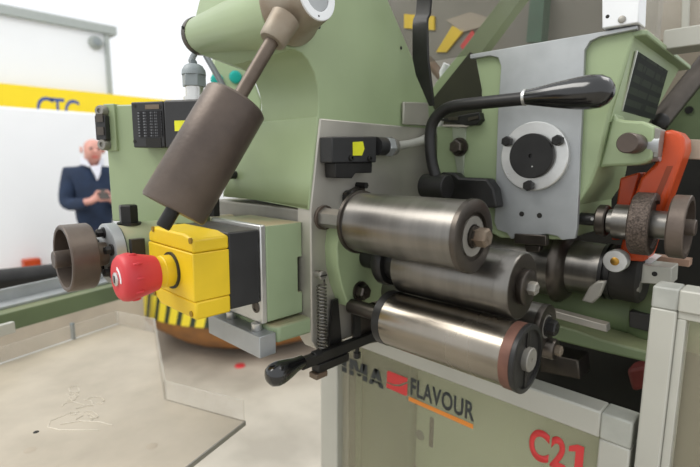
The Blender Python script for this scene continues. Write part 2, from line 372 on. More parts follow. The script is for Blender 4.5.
# ------------------------------------------------------------------ striped round base on the floor
hc = atD(256, 302, 4.2); hc.z = 0
t = thing('round_platform', 'round platform with yellow and black striped rim on the hall floor', 'platform', hc)
MB().lathe(hc, (0, 0, 1), [(.06, .70), (.08, .76), (.2, .92), (.32, .97)], 48).build('base', 'wood', t)
MB().lathe(hc+V((0, 0, .32)), (0, 0, 1), [(0, 1.0), (.18, 1.0)], 80).build('striped_rim', 'hazard', t)
MB().lathe(hc+V((0, 0, .50)), (0, 0, 1), [(0, .99), (.02, .99), (.03, .96)], 48).build('top_plate', 'alu_dull', t)
for k in range(6):
    g = k*PI/3; MB().cyl(hc+V((.5*math.cos(g), .5*math.sin(g), 0)), hc+V((.5*math.cos(g), .5*math.sin(g), .05)), .05, n=14).build('foot', 'dark', t)
rp_ = onZ(240, 366, 0)
tag(MB().lathe(rp_, (0, 0, 1), [(0, .04), (.008, .035), (.011, .01)], 12).build('bottle_cap', 'red', None), 'small red cap lying on the floor under the striped platform', 'cap')

# ================================================================== machine frame
XF = -.408
frm = thing('machine_column', 'tall green cast machine column with bare metal side plate', 'machine column', (-.5, .6, 0))
# outline of the casting: right side (y, z) paired with the left side point
nl = V((-.605, .330, 1.6165))
def x_for(y, z, px):      # x of the line (y, z) where it meets a column of the view
    lo, hi = -1.2, XF
    for _ in range(40):
        m_ = (lo+hi)/2; d = V((m_, y, z))-CAM; q = 350+F_PX*d.dot(right)/d.dot(fwd)
        if q < px: lo = m_
        else: hi = m_
    return m_
out = []
def P_(y, z, xl, yl=None, zl=None): out.append(((XF, y, z), (xl, y if yl is None else yl, z if zl is None else zl)))
P_(.349, 1.3955, x_for(.349, 1.3955, 222), .352, 1.404)
for y_, z_, px_ in ((.3500, 1.402, 223), (.354, 1.43, 228), (.360, 1.47, 247), (.3640, 1.5000, 262), (.3655, 1.5015, 262), (.3660, 1.522, 261.5), (.3645, 1.534, 260), (.3600, 1.548, 256), (.3500, 1.561, 248), (.3420, 1.5665, 241), (.3300, 1.5685, 233)):
    P_(y_, z_, x_for(y_, z_, px_))
rc, rr_ = V((.327, 1.605)), .0375
for k in range(11):
    g = math.radians(-100-15.5*k); ca, sa = math.cos(g), math.sin(g)
    out.append(((XF, rc.x+rr_*ca, rc.y+rr_*sa), (nl.x, nl.y+.0232*ca, nl.z+.0232*sa)))
P_(.318, 1.665, -.60, .33, 1.665); P_(.34, 1.72, -.59); P_(.37, 1.77, -.58); P_(.388, 1.77, -.57)
P_(.4854, 1.6539, -.56); P_(.5869, 1.5392, -.56); P_(.62, 1.50, -.56); P_(.62, 1.3955, -.598)
n = len(out); b = MB()
b.add([p[0] for p in out]+[p[1] for p in out], [tuple(range(n)), tuple(range(2*n-1, n-1, -1))]+[(i, i+n, (i+1) % n+n, (i+1) % n) for i in range(n)])
b.build('casting', 'green', frm, bevel=.0025, smooth=28)
b = MB().lathe(nl+V((.004, 0, 0)), (-1, 0, 0), [(0, .0242), (.009, .0244), (.011, .0225)], 40).build('horn_cap', 'steel_dark', frm)
MB().cyl(nl+V((.0, -.0240, .006)), nl+V((.0, -.0250, .006)), .0022, n=10).build('screw_hole', 'dark', frm)
# bare metal base and the machined side plate
b = MB().box(-.620, -.430, .353, .70, 1.243, 1.3955); b.build('base_block', 'alu_dull', frm, bevel=.003)
pl = [(.351, 1.238), (.351, 1.396), (.3665, 1.4995), (.62, 1.4995), (.72, 1.49), (.72, 1.224), (.36, 1.224)]
MB().prism([(-.430, y, z) for y, z in pl], (XF+.002+.430, 0, 0)).build('side_plate', 'alu_side', frm, bevel=.0015)
MB().prism(pxX([(401.5, 102), (426, 103), (427, 126), (401.5, 124.3)], XF+.002), (.004, 0, 0)).build('fixing_plate', 'alu_side', frm, bevel=.001)
for q in ((319, 27), (401, 48)):
    p = onX(*q, XF); MB().cyl(p-V((.004, 0, 0)), p+V((.0003, 0, 0)), .0022, n=12).build('screw_hole', 'dark', frm)
capscrew(frm, onY(234, 175, .352)+V((0, .004, 0)), (0, -1, 0), .0055, .012, 'bolt', 'black')
# green ledge under the bracket and the lower body
MB().prism([(-.60, .300, 1.2665), (-.419, .300, 1.2665), (-.410, .306, 1.2665), (-.408, .36, 1.2665), (-.60, .36, 1.2665)], (0, 0, -.020)).build('ledge', 'green_dusty', frm, bevel=.003)
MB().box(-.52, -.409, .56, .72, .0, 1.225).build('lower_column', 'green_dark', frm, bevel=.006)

# ------------------------------------------------------------------ counterweight on its swinging rod
XW = -.395
pv = V((XW, .325, 1.608))
r0, r1 = onX(237, 101, XW), onX(173, 210, -.409)
ax = (r1-r0).normalized()
cw = thing('pivot_counterweight', 'dark brown steel counterweight cylinder hanging on a rod from the green horn', 'counterweight', pv)
MB().lathe((XF+.0005, .325, 1.609), (1, .02, .06), [(0, .0385), (.006, .0370), (.014, .0325), (.026, .0280), (.042, .0240)], 48).build('pivot_hub', 'hubmetal', cw)
MB().ring((XF+.0415, .3258, 1.6115), (1, .02, .06), .0236, .0150, .003).build('hub_ring', 'white', cw, bevel=.0006)
MB().lathe((XF+.0420, .3258, 1.6115), (1, .02, .06), [(0, .0148), (.0015, .0145)], 32).build('hub_badge', 'alu', cw)
hole = V((XF+.0455, .3258, 1.6115-.0194))
MB().cyl(hole, hole+V((.0004, 0, 0)), .001, n=10).build('screw_hole', 'dark', cw)
a0 = r0-ax*.115
MB().lathe(r0-ax*.097, ax, [(0, .0150), (.016, .0140), (.026, .0136), (.028, .0120)], 36).build('rod_collar', 'hubmetal', cw)
MB().cyl(r0-ax*.075, r0+ax*.01, .0066, n=24).build('rod', 'rodmetal', cw)
L_ = (r1-r0).dot(ax)
MB().lathe(r0, ax, [(0, .0085), (0, .0275), (.0025, .030), (L_-.0025, .030), (L_, .0285), (L_, .005)], 64).build('weight', 'oxide', cw)
MB().lathe(r0+ax*(L_-.004), ax, [(0, .0066), (.021, .0066), (.0225, .0055)], 24).build('rod_tip', 'black', cw)

# ------------------------------------------------------------------ emergency stop box and its bracket
bx0, bx1, by, bz0, bz1 = -.5265, -.4225, .213, 1.2925, 1.3785
es = thing('emergency_stop', 'red mushroom emergency stop button on a yellow and black box', 'emergency stop', ((bx0+bx1)/2, .252, bz0))
zs = [bz0, 1.3105, 1.3115, 1.3605, 1.3615, bz1]
def lidsec(z0, z1, y0, ch=0):
    return [(bx0, y0, z0), (bx1, y0, z0), (bx1, .2535, z0), (bx0, .2535, z0)]
MB().box(bx0, bx1, by, .2535, 1.3115, 1.3605).build('lid', 'yellow', es, bevel=.0012)
def flap(z0, z1, lo):
    # corner strip whose outer corners are cut off
    c = .022
    if lo: pts = [(bx0, z1), (bx1, z1), (bx1, z0), (bx0+c, z0), (bx0, z0+.012)]
    else: pts = [(bx0, z0), (bx1, z0), (bx1, z1-.004), (bx1-.02, z1), (bx0+.012, z1), (bx0, z1-.008)]
    return MB().prism([(x, by+.0008, z) for x, z in pts], (0, .2535-by-.0008, 0)).build('lid_strip', 'yellow', es, bevel=.0022)
flap(bz0, 1.3112, True); flap(1.3608, bz1, False)
for q in ((190, 241), (152.5, 229), (191, 314), (154.5, 293)):
    p = onY(*q, by); MB().lathe((p.x, by-.0004, p.z), (0, 1, 0), [(0, .0030), (.002, .0030)], 16).build('lid_screw', mat('screw_recess_shade', (150, 118, 20), .6), es)  # darker yellow discs, the shade of the screw recesses painted on
MB().box(bx0+.002, bx1-.001, .2535, .2915, bz0+.002, bz1-.001).build('base', 'blackp', es, bevel=.002)
bc = onY(172, 273, by); BX, BZ = bc.x, 1.3368
o_ = V((BX, by, BZ)); dn = (0, -1, 0)
MB().lathe(o_, dn, [(0, .0195), (.002, .0195)], 40).build('gasket_ring', 'blackp', es)
MB().lathe(o_, dn, [(.001, .0168), (.011, .0168), (.012, .0158), (.026, .0152)], 40).build('collar', 'yellow', es)
for k in range(10):
    pass
by_front = .0555
btn = MB().lathe(o_, dn, [(.0175, .0130), (.0180, .0180), (.025, .0198), (.036, .0222), (.042, .0236), (.0470, .0238), (.0512, .0228), (.0538, .0202), (.0548, .0165), (.0553, .0125), (.0555, .0058)], 64).build('button', 'red', es)
for k in range(10):
    g = 2*PI*k/10+.1; d = V((math.cos(g), 0, math.sin(g)))
    MB().lathe(o_+V((0, -.0455, 0))+d*.0232, (0, 1, 0), [(0, .0006), (.0012, .0016), (.006, .0016), (.009, .0003)], 8).build('grip_rib', 'red', btn)
MB().lathe(o_+V((0, -.0545, 0)), dn, [(0, .0068), (.0022, .0068), (.0028, .0060)], 28).build('key_lock', 'alu_bright', es)
MB().box(BX-.0009, BX+.0009, by-.0577, by-.0572, BZ-.0034, BZ+.0034).build('key_slot', 'dark', es)
pts = []
for k in range(9):
    g = math.radians(-12+k*11); pts.append((g, .0112))
arc = MB(); vs = []
for rr in (.0100, .0128):
    for g, _ in pts: vs.append((BX+rr*math.cos(g), by-.0558, BZ+rr*math.sin(g)))
m_ = len(pts); vs2 = [(x, y+.0012, z) for x, y, z in vs]
arc.add(vs+vs2, [(i, i+1, m_+i+1, m_+i) for i in range(m_-1)]+[(2*m_+i, 2*m_+i+1, 3*m_+i+1, 3*m_+i) for i in range(m_-1)]+[(i, i+1, 2*m_+i+1, 2*m_+i) for i in range(m_-1)]+[(m_+i, m_+i+1, 3*m_+i+1, 3*m_+i) for i in range(m_-1)])
arc.build('turn_arrow', 'white', es)

br = thing('stop_box_bracket', 'green block with aluminium plate carrying the yellow stop box', 'bracket', (-.47, .32, 1.268))
MB().box(-.526, -.4215, .2918, .2990, 1.2695, 1.3815).build('plate', 'alu_bright', br, bevel=.0012)
blk = MB()
blk.prism([(-.4215, .2992, 1.2700), (-.4215, .3505, 1.2700), (-.4215, .3505, 1.2965), (-.4215, .3440, 1.2965), (-.4215, .3440, 1.3390), (-.4215, .3505, 1.3390), (-.4215, .3505, 1.3805), (-.4215, .2992, 1.3805)], (-.1045, 0, 0))
blk.build('block', 'green_dusty', br, bevel=.0012)
p = onY(256, 307, .2918)
MB().lathe((p.x, .2918, p.z), dn, [(0, .0068), (.0010, .0066), (.0012, .0045), (.0002, .0040)], 20).build('screw', 'steel_dark', br)
for q in ((209, 207.5),):
    p = onZ(214, 216, 1.381)
    MB().cyl(p, p+V((0, 0, .0235)), .0085, n=6).build('stud', 'black', br)

# grey aluminium bar hung beneath the bracket
gb = thing('bar_block', 'square aluminium bar hanging on two pins below the stop box', 'bar', (-.46, .29, 1.236))
MB().box(-.522, -.4105, .2800, .3020, 1.2357, 1.2605).build('bar', 'alu', gb, bevel=.0008)
for q in ((217, 322), (254, 331)):
    p = onZ(*q, 1.2605); p.y = .2905 if q[0] > 230 else .292
    MB().lathe((p.x, p.y, 1.2600), (0, 0, 1), [(0, .0050), (.0012, .0060), (.0093, .0060)], 20).build('pin', 'alu_bright', gb)

# ================================================================== hand wheel, barrel, switch column on the left
XH, ZH = -.58, 1.343
hb = thing('spindle_barrel', 'green horizontal spindle barrel with bolted grey flange beside the stop box', 'spindle housing', (XH, .25, ZH-.034))
MB().lathe((XH, .1925, ZH), (0, 1, 0), [(.006, .0325), (.010, .0335), (.16, .0335)], 48).build('barrel', 'green_dusty', hb)
MB().lathe((XH, .1845, ZH), (0, 1, 0), [(0, .0335), (.001, .0350), (.012, .0350)], 48).build('flange', 'alu', hb)
for k in range(5):
    g = math.radians(18+72*k); hexbolt(hb, (XH+.0245*math.cos(g), .1845, ZH+.0245*math.sin(g)), dn, .0052, .0085, 'flange_bolt')
MB().box(-.5485, -.5405, .2000, .2150, 1.342, 1.362).build('clamp_slot', 'blackp', hb)
p = V((XH+.001, .2130, ZH+.0315))
MB().lathe(p, (0, 0, 1), [(0, .0135), (.003, .0135)], 28).build('nut_washer', 'black', hb)
MB().lathe(p+V((0, 0, .003)), (0, 0, 1), [(0, .0108), (.0195, .0108), (.0210, .0095)], 6, .35).build('nut', 'black', hb, smooth=25)

hw = thing('handwheel', 'small brown steel handwheel at the far left of the machine', 'handwheel', (XH, .155, ZH-.04))
MB().lathe_closed((XH, .1400, ZH), (0, 1, 0), [(.0005, .0325), (0, .0335), (0, .0362), (.0012, .0375), (.0265, .0375), (.028, .0362), (.028, .0), (.023, .0), (.023, .0325)], 64).build('rim', 'oxide', hw)
MB().lathe((XH, .1655, ZH), (0, 1, 0), [(0, .0155), (.005, .0150), (.018, .0135), (.022, .0125)], 36).build('hub', 'rust', hw)
MB().lathe((XH, .1310, ZH), (0, 1, 0), [(0, .0086), (.001, .0096), (.034, .0096)], 28).build('spindle', 'oxide', hw)

E1 = V((.8786, .4776, 0)); E2 = V((-.4776, .8786, 0)); UZ = V((0, 0, 1))
c0 = atD(107, 150, .60)                                   # left front edge of the column
sc_ = thing('switch_column', 'flat green upright behind the counterweight carrying the switches', 'column', (c0.x, c0.y, 1.37))
zt_c = atD(107, 106, .60).z
def orib(o, u0, u1, v0, v1, z0, z1):
    return MB().obox(o+E1*((u0+u1)/2)+E2*((v0+v1)/2)+UZ*((z0+z1)/2-o.z), E1*((u1-u0)/2), E2*((v1-v0)/2), UZ*((z1-z0)/2))
orib(c0, 0, .125, 0, .035, 1.372, zt_c).build('post', 'green', sc_, bevel=.002)
orib(c0, .002, .0185, -.0035, .030, atD(107, 151, .6).z, zt_c+.001).build('edge_strip', 'green', sc_, bevel=.001)
# key latch on its left edge
lt = thing('latch_block', 'small dark latch block with two screws on the column edge', 'latch', c0+V((-.02, 0, 0)))
zq = [atD(103, y, .6).z for y in (108, 150)]
u0 = -.0045; u1 = .0110
orib(c0, u0, u1, -.012, -.004, zq[1]+.012, zq[0]-.011).build('body', 'blackp', lt, bevel=.001)
for zc in (zq[1]+.0065, zq[0]-.0055):
    p = c0+E1*(.0035)+E2*(-.004); p.z = zc
    MB().lathe(p, -E2, [(0, .0072), (.006, .0072), (.0085, .0060), (.0085, .003), (.0065, .0028)], 24).build('screw', 'alu_dull', lt)
for k in (0, 1):
    zc = zq[1]+.018+k*.016
    orib(c0, u0+.003, u1-.002, -.013, -.0115, zc, zc+.010).build('plate', 'steel_dark', lt)
# safety switch
sw = thing('safety_switch', 'black two part safety switch with yellow sticker beside the counterweight', 'safety switch', c0+E1*.05)
def zz(y): return atD(150, y, .575).z
s0 = c0-E2*.002
def uz(px, py, v_):       # view point on the plane v_ in front of the column: along E1, and height
    o_ = s0-E2*v_; d = ray(px, py); p = CAM+d*((o_-CAM).dot(E2)/d.dot(E2)); return (p-s0).dot(E1), p.z
def sbox(px0, px1, py0, py1, v0, v1):
    a, za = uz(px0, (py0+py1)/2, v1); b_, _ = uz(px1, (py0+py1)/2, v1); _, z1 = uz((px0+px1)/2, py0, v1); _, z0 = uz((px0+px1)/2, py1, v1)
    return orib(s0, a, b_, -v1, -v0, z0, z1)
sbox(132, 164, 101.5, 147.5, 0, .020).build('actuator_body', 'blackp', sw, bevel=.0015)
sbox(164, 222, 99, 148, 0, .026).build('switch_body', 'blackp', sw, bevel=.0025)
sbox(138, 161.5, 111, 136.5, .0195, .0212).build('label_plate', 'label', sw)
for q, yy in ((134.8, 106), (134.8, 141.5), (160, 107)):
    a, z_ = uz(q, yy, .020); p = s0+E1*a-E2*.020; p.z = z_; MB().lathe(p, -E2, [(-.002, .0021), (.0004, .0021)], 12).build('screw_hole', 'dark', sw)
sbox(146, 161, 138, 147.5, .0195, .0208).build('key_slot', 'dark', sw)
sbox(145, 159, 104.5, 109, .0195, .0208).build('wedge', 'rust', sw)
sbox(174.5, 188, 120.5, 131, .0255, .0265).build('sticker', 'yellow_sticker', sw)
a, z_ = uz(195, 100, .013)
gp = s0+E1*a-E2*.013; gp.z = z_-.001
gl_ = MB().lathe(gp, UZ, [(0, .0125), (.004, .0125), (.004, .0100), (.0165, .0100)], 30).build('gland_thread', 'alu_bright', sw)
MB().lathe(gp+UZ*.0155, UZ, [(0, .0135), (.0135, .0135)], 6, .3).build('gland_nut', 'greyp', gl_, bevel=.0008, smooth=25)
MB().lathe(gp+UZ*.0285, UZ, [(0, .0135), (.005, .0130), (.010, .0100), (.012, .0065)], 30).build('gland_dome', 'greyp', gl_)
cg = gp+UZ*.036
MB().tube([cg, cg+V((0, 0, .006)), atD(191.5, 61, .630), atD(193, 57, .670), atD(197, 50, .72), atD(203, 42, .78)], .0042).build('cable', 'cable_dark', sw)
# control box with teal buttons far behind
kc = atD(236, 77, .95)
kb = thing('control_box', 'rounded green control box with two teal buttons behind the counterweight', 'control box', kc)
pts = [atD(a, b_, .95) for a, b_ in ((212, 48), (227, 54), (243, 62), (252, 74), (262, 100), (262, 170), (212, 170))]
MB().prism(pts, V((-.10, .06, 0))).build('housing', 'green', kb, bevel=.006)
MB().box(pts[4].x-.05, -.55, pts[4].y+.01, pts[4].y+.05, 1.515, 1.545).build('support_arm', 'green', kb, bevel=.003)
for q, rr in (((235.5, 77), .0110), ((217, 80), .0110)):
    p = atD(*q, .945); MB().lathe(p, (CAM-p), [(-.004, rr*1.15), (.002, rr*1.15), (.0025, rr), (.007, rr*.92), (.008, rr*.6)], 28).build('button', 'teal', kb)
tag(MB().tube([atD(206, 56, .72), atD(213, 68, .70), atD(221, 82, .68), atD(230, 100, .66)], [.0045]*4).build('thin_hose', 'cable_dark'), 'thin grey hose slanting down behind the top of the counterweight', 'hose')

# ================================================================== rollers
def roller_common(t, y, z, x0, x1, r, m): pass
AX = (1, 0, 0)
y, z = .37, 1.3856
ru = thing('upper_roller', 'uppermost steel roller with dark flanges and a hex nut on its end', 'roller', (-.3, y, z-.033), 'cantilevered feed rollers')
MB().lathe((XF+.003, y, z), AX, [(0, .0130), (.004, .0130), (.004, .0115), (.064, .0115)], 6, .5).build('shaft', 'alu_dull', ru, smooth=25)
MB().ring((XF+.0025, y, z), AX, .0145, .0115, .004).build('bush_ring', 'oxide', ru)
MB().lathe((-.3480, y, z), AX, [(0, .0310), (.0008, .0345), (.0045, .0345), (.005, .0325)], 64).build('flange', 'steel_dark', ru)
MB().cyl((-.344, y, z), (-.2125, y, z), .0321, n=72).build('drum', 'steel', ru)
MB().lathe_closed((-.2130, y, z), AX, [(0, .0321), (.0012, .0335), (.0058, .0335), (.0066, .0318), (.0066, .0220), (.0036, .0215), (.0036, .010), (0, .010)], 64).build('end_flange', 'steel_dark', ru)
MB().ring((-.2092, y, z), AX, .0182, .0110, .0016).build('bearing_ring', 'alu_dull', ru)
MB().lathe((-.2090, y, z), AX, [(0, .0098), (.004, .0098), (.004, .0085), (.006, .0085)], 30).build('spacer', 'steel_dark', ru)
hexbolt(ru, (-.2050, y, z), AX, .0088, .0120, 'nut', 'rust', False)

y, z = .425, 1.334
rm = thing('middle_roller', 'middle steel roller with a stepped end cap behind the upper roller', 'roller', (-.3, y, z-.033), 'cantilevered feed rollers')
MB().lathe((-.400, y, z), AX, [(0, .014), (.046, .014), (.046, .0275), (.048, .0290), (.058, .0290), (.060, .0275), (.060, .021), (.084, .021)], 48).build('left_flange', 'black', rm)
MB().cyl((-.320, y, z), (-.198, y, z), .0330, n=72).build('drum', 'steel', rm)
MB().lathe((-.1985, y, z), AX, [(0, .0328), (.013, .0328), (.0142, .0318), (.0142, .015)], 64).build('end_band', 'steel', rm)
MB().lathe((-.1846, y, z), AX, [(0, .0314), (.0006, .0310)], 64).build('end_face', 'steel_dark', rm)
MB().lathe((-.1845, y, z), AX, [(0, .0165), (.001, .0172), (.006, .0172), (.007, .0160), (.007, .008)], 40).build('end_cap', 'steel_dark', rm)
hexbolt(rm, (-.1780, y, z), AX, .0066, .0078, 'nut', 'alu_dull', False)

y, z = .398, 1.2758
rl = thing('lower_roller', 'lowest polished chrome roller with a rust brown ring at its end', 'roller', (-.28, y, z-.031), 'cantilevered feed rollers')
MB().lathe((-.386, y, z), AX, [(0, .009), (.067, .009)], 24).build('shaft', 'steel_dark', rl)
MB().lathe((-.3270, y, z), AX, [(0, .029), (.0012, .0308), (.0110, .0308), (.0115, .0295)], 64).build('left_band', 'black', rl)
MB().cyl((-.3160, y, z), (-.1775, y, z), .0304, n=80).build('drum', 'chrome', rl)
MB().lathe_closed((-.1775, y, z), AX, [(0, .0300), (.0005, .0314), (.0098, .0314), (.0104, .0300), (.0104, .010), (0, .010)], 64).build('rust_ring', 'rust_ring', rl)
MB().lathe_closed((-.1672, y, z), AX, [(0, .0318), (.0036, .0318), (.0044, .0305), (.0044, .0272), (.0020, .0268), (.0020, .010), (0, .010)], 64).build('end_ring', 'black', rl)
for s in (-1, 1):
    MB().box(-.1655, -.1640, y-.0024, y+.0024, z+s*.017-.010, z+s*.017+.010).build('end_slot', 'dark', rl)
MB().lathe((-.1665, y, z), AX, [(0, .0110), (.0060, .0110), (.0068, .0102), (.0068, .0020), (.0056, .0018)], 32).build('hub', 'alu_dull', rl)

y, z = .476, 1.2828
rs_ = thing('small_roller', 'small steel guide roller with a hex nut behind the chrome roller', 'roller', (-.25, y, z-.023))
MB().cyl((-.40, y, z), (-.183, y, z), .0225, n=48).build('drum', 'steel', rs_)
MB().lathe_closed((-.1835, y, z), AX, [(0, .0228), (.004, .0234), (.006, .0226), (.006, .0135), (.003, .013), (.003, .006), (0, .006)], 48).build('end_ring', 'steel_dark', rs_)
MB().ring((-.1800, y, z), AX, .0125, .0085, .0025).build('bearing_ring', 'alu_dull', rs_)
hexbolt(rs_, (-.1780, y, z), AX, .0082, .0105, 'nut', 'black', True)
q = onY(560, 351, .482)
sg = thing('guide_pin', 'short steel pin with bolted cap below the small guide roller', 'pin', (q.x-.04, .482, q.z-.011))
MB().lathe((q.x-.14, .482, q.z), AX, [(0, .0085), (.120, .0085), (.121, .0112), (.134, .0112), (.136, .0100)], 32).build('body', 'steel_dark', sg)
hexbolt(sg, (q.x-.004, .482, q.z), AX, .0056, .006, 'nut', 'rust', False)

# green D shaped roller bracket with one bolt
XD = XF+.023
db = thing('roller_bracket', 'green half round roller bracket with one large hex bolt', 'bracket', (XD, .42, 1.27))
face = [(340, 222), (337, 248), (338, 268), (342, 287), (349, 307), (360, 306), (378, 301), (396, 292), (408, 272), (400, 240), (372, 222)]
MB().prism(pxX(face, XD), (-.0225, 0, 0)).build('body', 'green', db, bevel=.0015)
hexbolt(db, onX(359.5, 291, XD), AX, .0098, .0125, 'bolt', 'steel_dark')
p = onX(381, 268, XD)
# dark posts and strip below the bracket
dk = thing('lower_support', 'dark metal support strips under the green half round bracket', 'support', (XF, .42, 1.17))
MB().prism(pxX([(331, 300), (336, 298), (340, 345), (327, 350)], XF+.006), (.004, 0, 0)).build('strip', 'black', dk)
MB().prism(pxX([(350, 304), (372, 302), (374, 340), (352, 344)], XF+.003), (.010, 0, 0)).build('post', 'steel_dark', dk, bevel=.001)
MB().prism(pxX([(352, 306), (358, 305), (359, 342), (353, 343)], XF+.0135), (.004, 0, 0)).build('rib', 'black', dk)

# tension spring
XS = XF+.012
s0_, s1_ = onX(321.5, 275, XS), onX(322.5, 366, XS)
spg = thing('tension_spring', 'steel tension spring hanging from a slotted screw on the side plate', 'spring', s0_)
pts = []; turns = 25
for k in range(turns*14+1):
    f = k/(turns*14); g = 2*PI*turns*f; c_ = s0_.lerp(s1_, .10+.9*f); pts.append(c_+V((.0052*math.cos(g), .0052*math.sin(g), 0)))
MB().tube(pts, .0011, 7).build('coil', 'steel', spg)
MB().tube([pts[0], s0_+V((0, .004, -.004)), s0_+V((0, .004, .003)), s0_+V((0, -.003, .005)), s0_+V((0, -.005, -.001))], .0011, 7).build('hook', 'steel_dark', spg)
MB().lathe((XF+.002, s0_.y, s0_.z), AX, [(0, .004), (.010, .004), (.010, .0058), (.013, .0056), (.014, .0045)], 24).build('screw', 'alu_dull', spg)
MB().box(XF+.0155, XF+.0164, s0_.y-.005, s0_.y+.005, s0_.z-.0007, s0_.z+.0007).build('screw_slot', 'dark', spg)

# hand lever below with black ball grip (runs along Y)
XL = XF+.016
k0, k1, k2 = onX(267, 375, XL), onX(300, 366, XL), onX(379, 334, XL)
lv = thing('spring_lever', 'short black hand lever with bulb grip at the spring foot', 'lever', (XL, k1.y, k1.z))
zc = (k0.z+k1.z)/2
kd = V((0, k1.y-k0.y, .004)).normalized(); kl = k1.y-k0.y
MB().lathe(V((XL, k0.y, zc-.002)), kd, [(0, .002), (.001, .006), (.004, .0105), (.010, .0130), (.017, .0132), (.028, .0112), (kl-.008, .0085), (kl+.004, .0072)], 40).build('grip', 'bakelite', lv)
MB().box(XL-.004, XL+.005, k1.y, k2.y, zc-.0065, zc+.0065).build('arm', 'black', lv, bevel=.001)
h0 = onX(322, 365, XL+.006)
MB().box(XL-.006, XL+.007, h0.y-.006, h0.y+.045, zc-.017, zc-.0065).build('stop_block', 'black', lv, bevel=.001)
MB().box(XL-.006, XL+.0075, h0.y-.010, h0.y+.008, zc-.024, zc-.017).build('hook', 'rust', lv, bevel=.001)
MB().lathe((XL, h0.y+.002, zc+.004), (0, -1, 0), [(0, .0055), (.010, .0055), (.011, .0045)], 16).build('collar', 'black', lv)
p = onX(357, 350, XL)
MB().lathe((XL, p.y, zc-.006), (0, 0, -1), [(0, .0030), (.008, .0030), (.008, .0050), (.015, .0050)], 6).build('adjusting_screw', 'black', lv)

# sensor on the side plate
sn = thing('sensor_switch', 'small black sensor with yellow sticker on the bare side plate', 'sensor', onX(350, 178, XF+.003))
XSn = XF+.023
MB().prism(pxX([(332, 136.5), (376.5, 136.5), (376.5, 162.5), (332, 163)], XSn), (-.0205, 0, 0)).build('body', 'blackp', sn, bevel=.0015)
MB().prism(pxX([(335, 163), (372.5, 162.5), (372, 173), (356, 173), (352, 178.5), (336, 178)], XSn-.002), (-.018, 0, 0)).build('foot', 'black', sn, bevel=.001)
MB().prism(pxX([(353, 142), (363, 141.5), (364.5, 149), (362, 155.5), (353, 155.5)], XSn+.0006), (-.001, 0, 0)).build('sticker', 'yellow_sticker', sn)
for q in ((350, 158), (368.5, 158.5)):
    capscrew(sn, onX(*q, XSn-.001), AX, .0034, .004, 'screw', 'black')
g0, g1, g2 = onX(376, 147, XF+.0145), onX(384, 147, XF+.0145), onX(397, 146, XF+.0145)
yd = (0, 1, 0); zc = onX(386, 146.5, XF+.0145).z
gl_ = MB().lathe((XF+.0145, g0.y, zc), yd, [(-.001, .0115), (g1.y-g0.y, .0115)], 28).build('gland_collar', 'blackp', sn)
MB().lathe((XF+.0145, g1.y, zc), yd, [(0, .0128), (.012, .0128)], 6, .2).build('gland_nut', 'alu', gl_, bevel=.0006, smooth=25)
MB().lathe((XF+.0145, g1.y+.012, zc), yd, [(0, .0125), (.008, .0110), (.012, .0080)], 28).build('gland_dome', 'alu_dull', gl_)
cpts = [V((XF+.0145, g1.y+.020, zc))]+[onX(a, b_, XF+.0145) for a, b_ in ((400, 145.5), (410, 144), (421, 141), (432, 135), (438, 128), (440, 121), (438, 114))]
MB().tube(cpts, .0058).build('cable', 'cable', sn)
cb = thing('cam_stop', 'small black cam follower below the sensor switch', 'cam follower', onX(352, 203, XF))
p = onX(347, 197, XF+.002); MB().lathe(p, AX, [(0, .0085), (.012, .0085), (.013, .007)], 24).build('roller_pin', 'black', cb)
p = onX(357, 185, XF+.002); MB().lathe(p, AX, [(0, .004), (.016, .0042)], 6).build('stop_screw', 'black', cb)
MB().prism(pxX([(343, 193), (360, 184), (362, 190), (350, 203), (344, 203)], XF+.003), (.006, 0, 0)).build('cam_plate', 'steel_dark', cb)

# ================================================================== hopper unit on the right
YH = .5665
hp = thing('feed_unit', 'green cast feed unit with bare metal front plate and round flange', 'machine unit', (-.25, .62, 1.36))
hpoly = [(474, 53.5), (637, 27), (611, 110), (598.6, 164), (591, 184), (577, 205), (577, 222), (567, 240), (500, 238), (436, 205), (436, 126), (465, 127), (481, 121), (481, 90)]
body_pts = pxY(hpoly, YH)
back = [V((p.x*1.0 - (.004 if i in (1, 2, 3) else 0), .70, p.z)) for i, p in enumerate(body_pts)]
nb_ = len(body_pts)
MB().add(body_pts+back, [tuple(range(nb_)), tuple(range(2*nb_-1, nb_-1, -1))]+[(i, i+nb_, (i+1) % nb_+nb_, (i+1) % nb_) for i in range(nb_)]).build('casting', 'green', hp, bevel=.003, smooth=30)
# T shaped front plate
tp = [(470, 54.5), (637, 25.5), (636.5, 29), (600, 36.5), (590, 41), (584.5, 50), (582, 110), (577, 228), (575, 238.5), (562, 240), (557, 236), (547, 234), (530, 236), (518, 237), (511, 239), (507, 233), (497, 229.5), (494.5, 222), (498, 110), (501, 66), (498, 57.5), (490, 55.5), (473, 58.5), (470, 58.5)]
MB().prism(pxY(tp, .5600), (0, .0064, 0)).build('front_plate', 'alu', hp, bevel=.0006)
fc = onY(535.5, 156.5, .5600)
MB().lathe((fc.x, .5598, fc.z), dn, [(0, .0405), (.0065, .0405), (.0075, .0395), (.0075, .0250)], 64).build('flange', 'alu_bright', hp)
dc = onY(532.5, 156, .5520)
MB().lathe((dc.x, .5530, dc.z), dn, [(0, .0262), (.0060, .0262), (.0068, .0254), (.0068, .0025), (.004, .0022)], 56).build('black_disc', 'black', hp)
p = onY(532, 166.5, .5456); MB().cyl(p, p+V((0, .001, 0)), .0009, n=8).build('dimple', 'alu_bright', hp)
for q in ((508.5, 141.5), (559, 140.5), (530, 185.5)):
    p = onY(*q, .5520); hexbolt(hp, (p.x, .5525, p.z), dn, .0062, .0095, 'flange_bolt', 'black', False, .5)
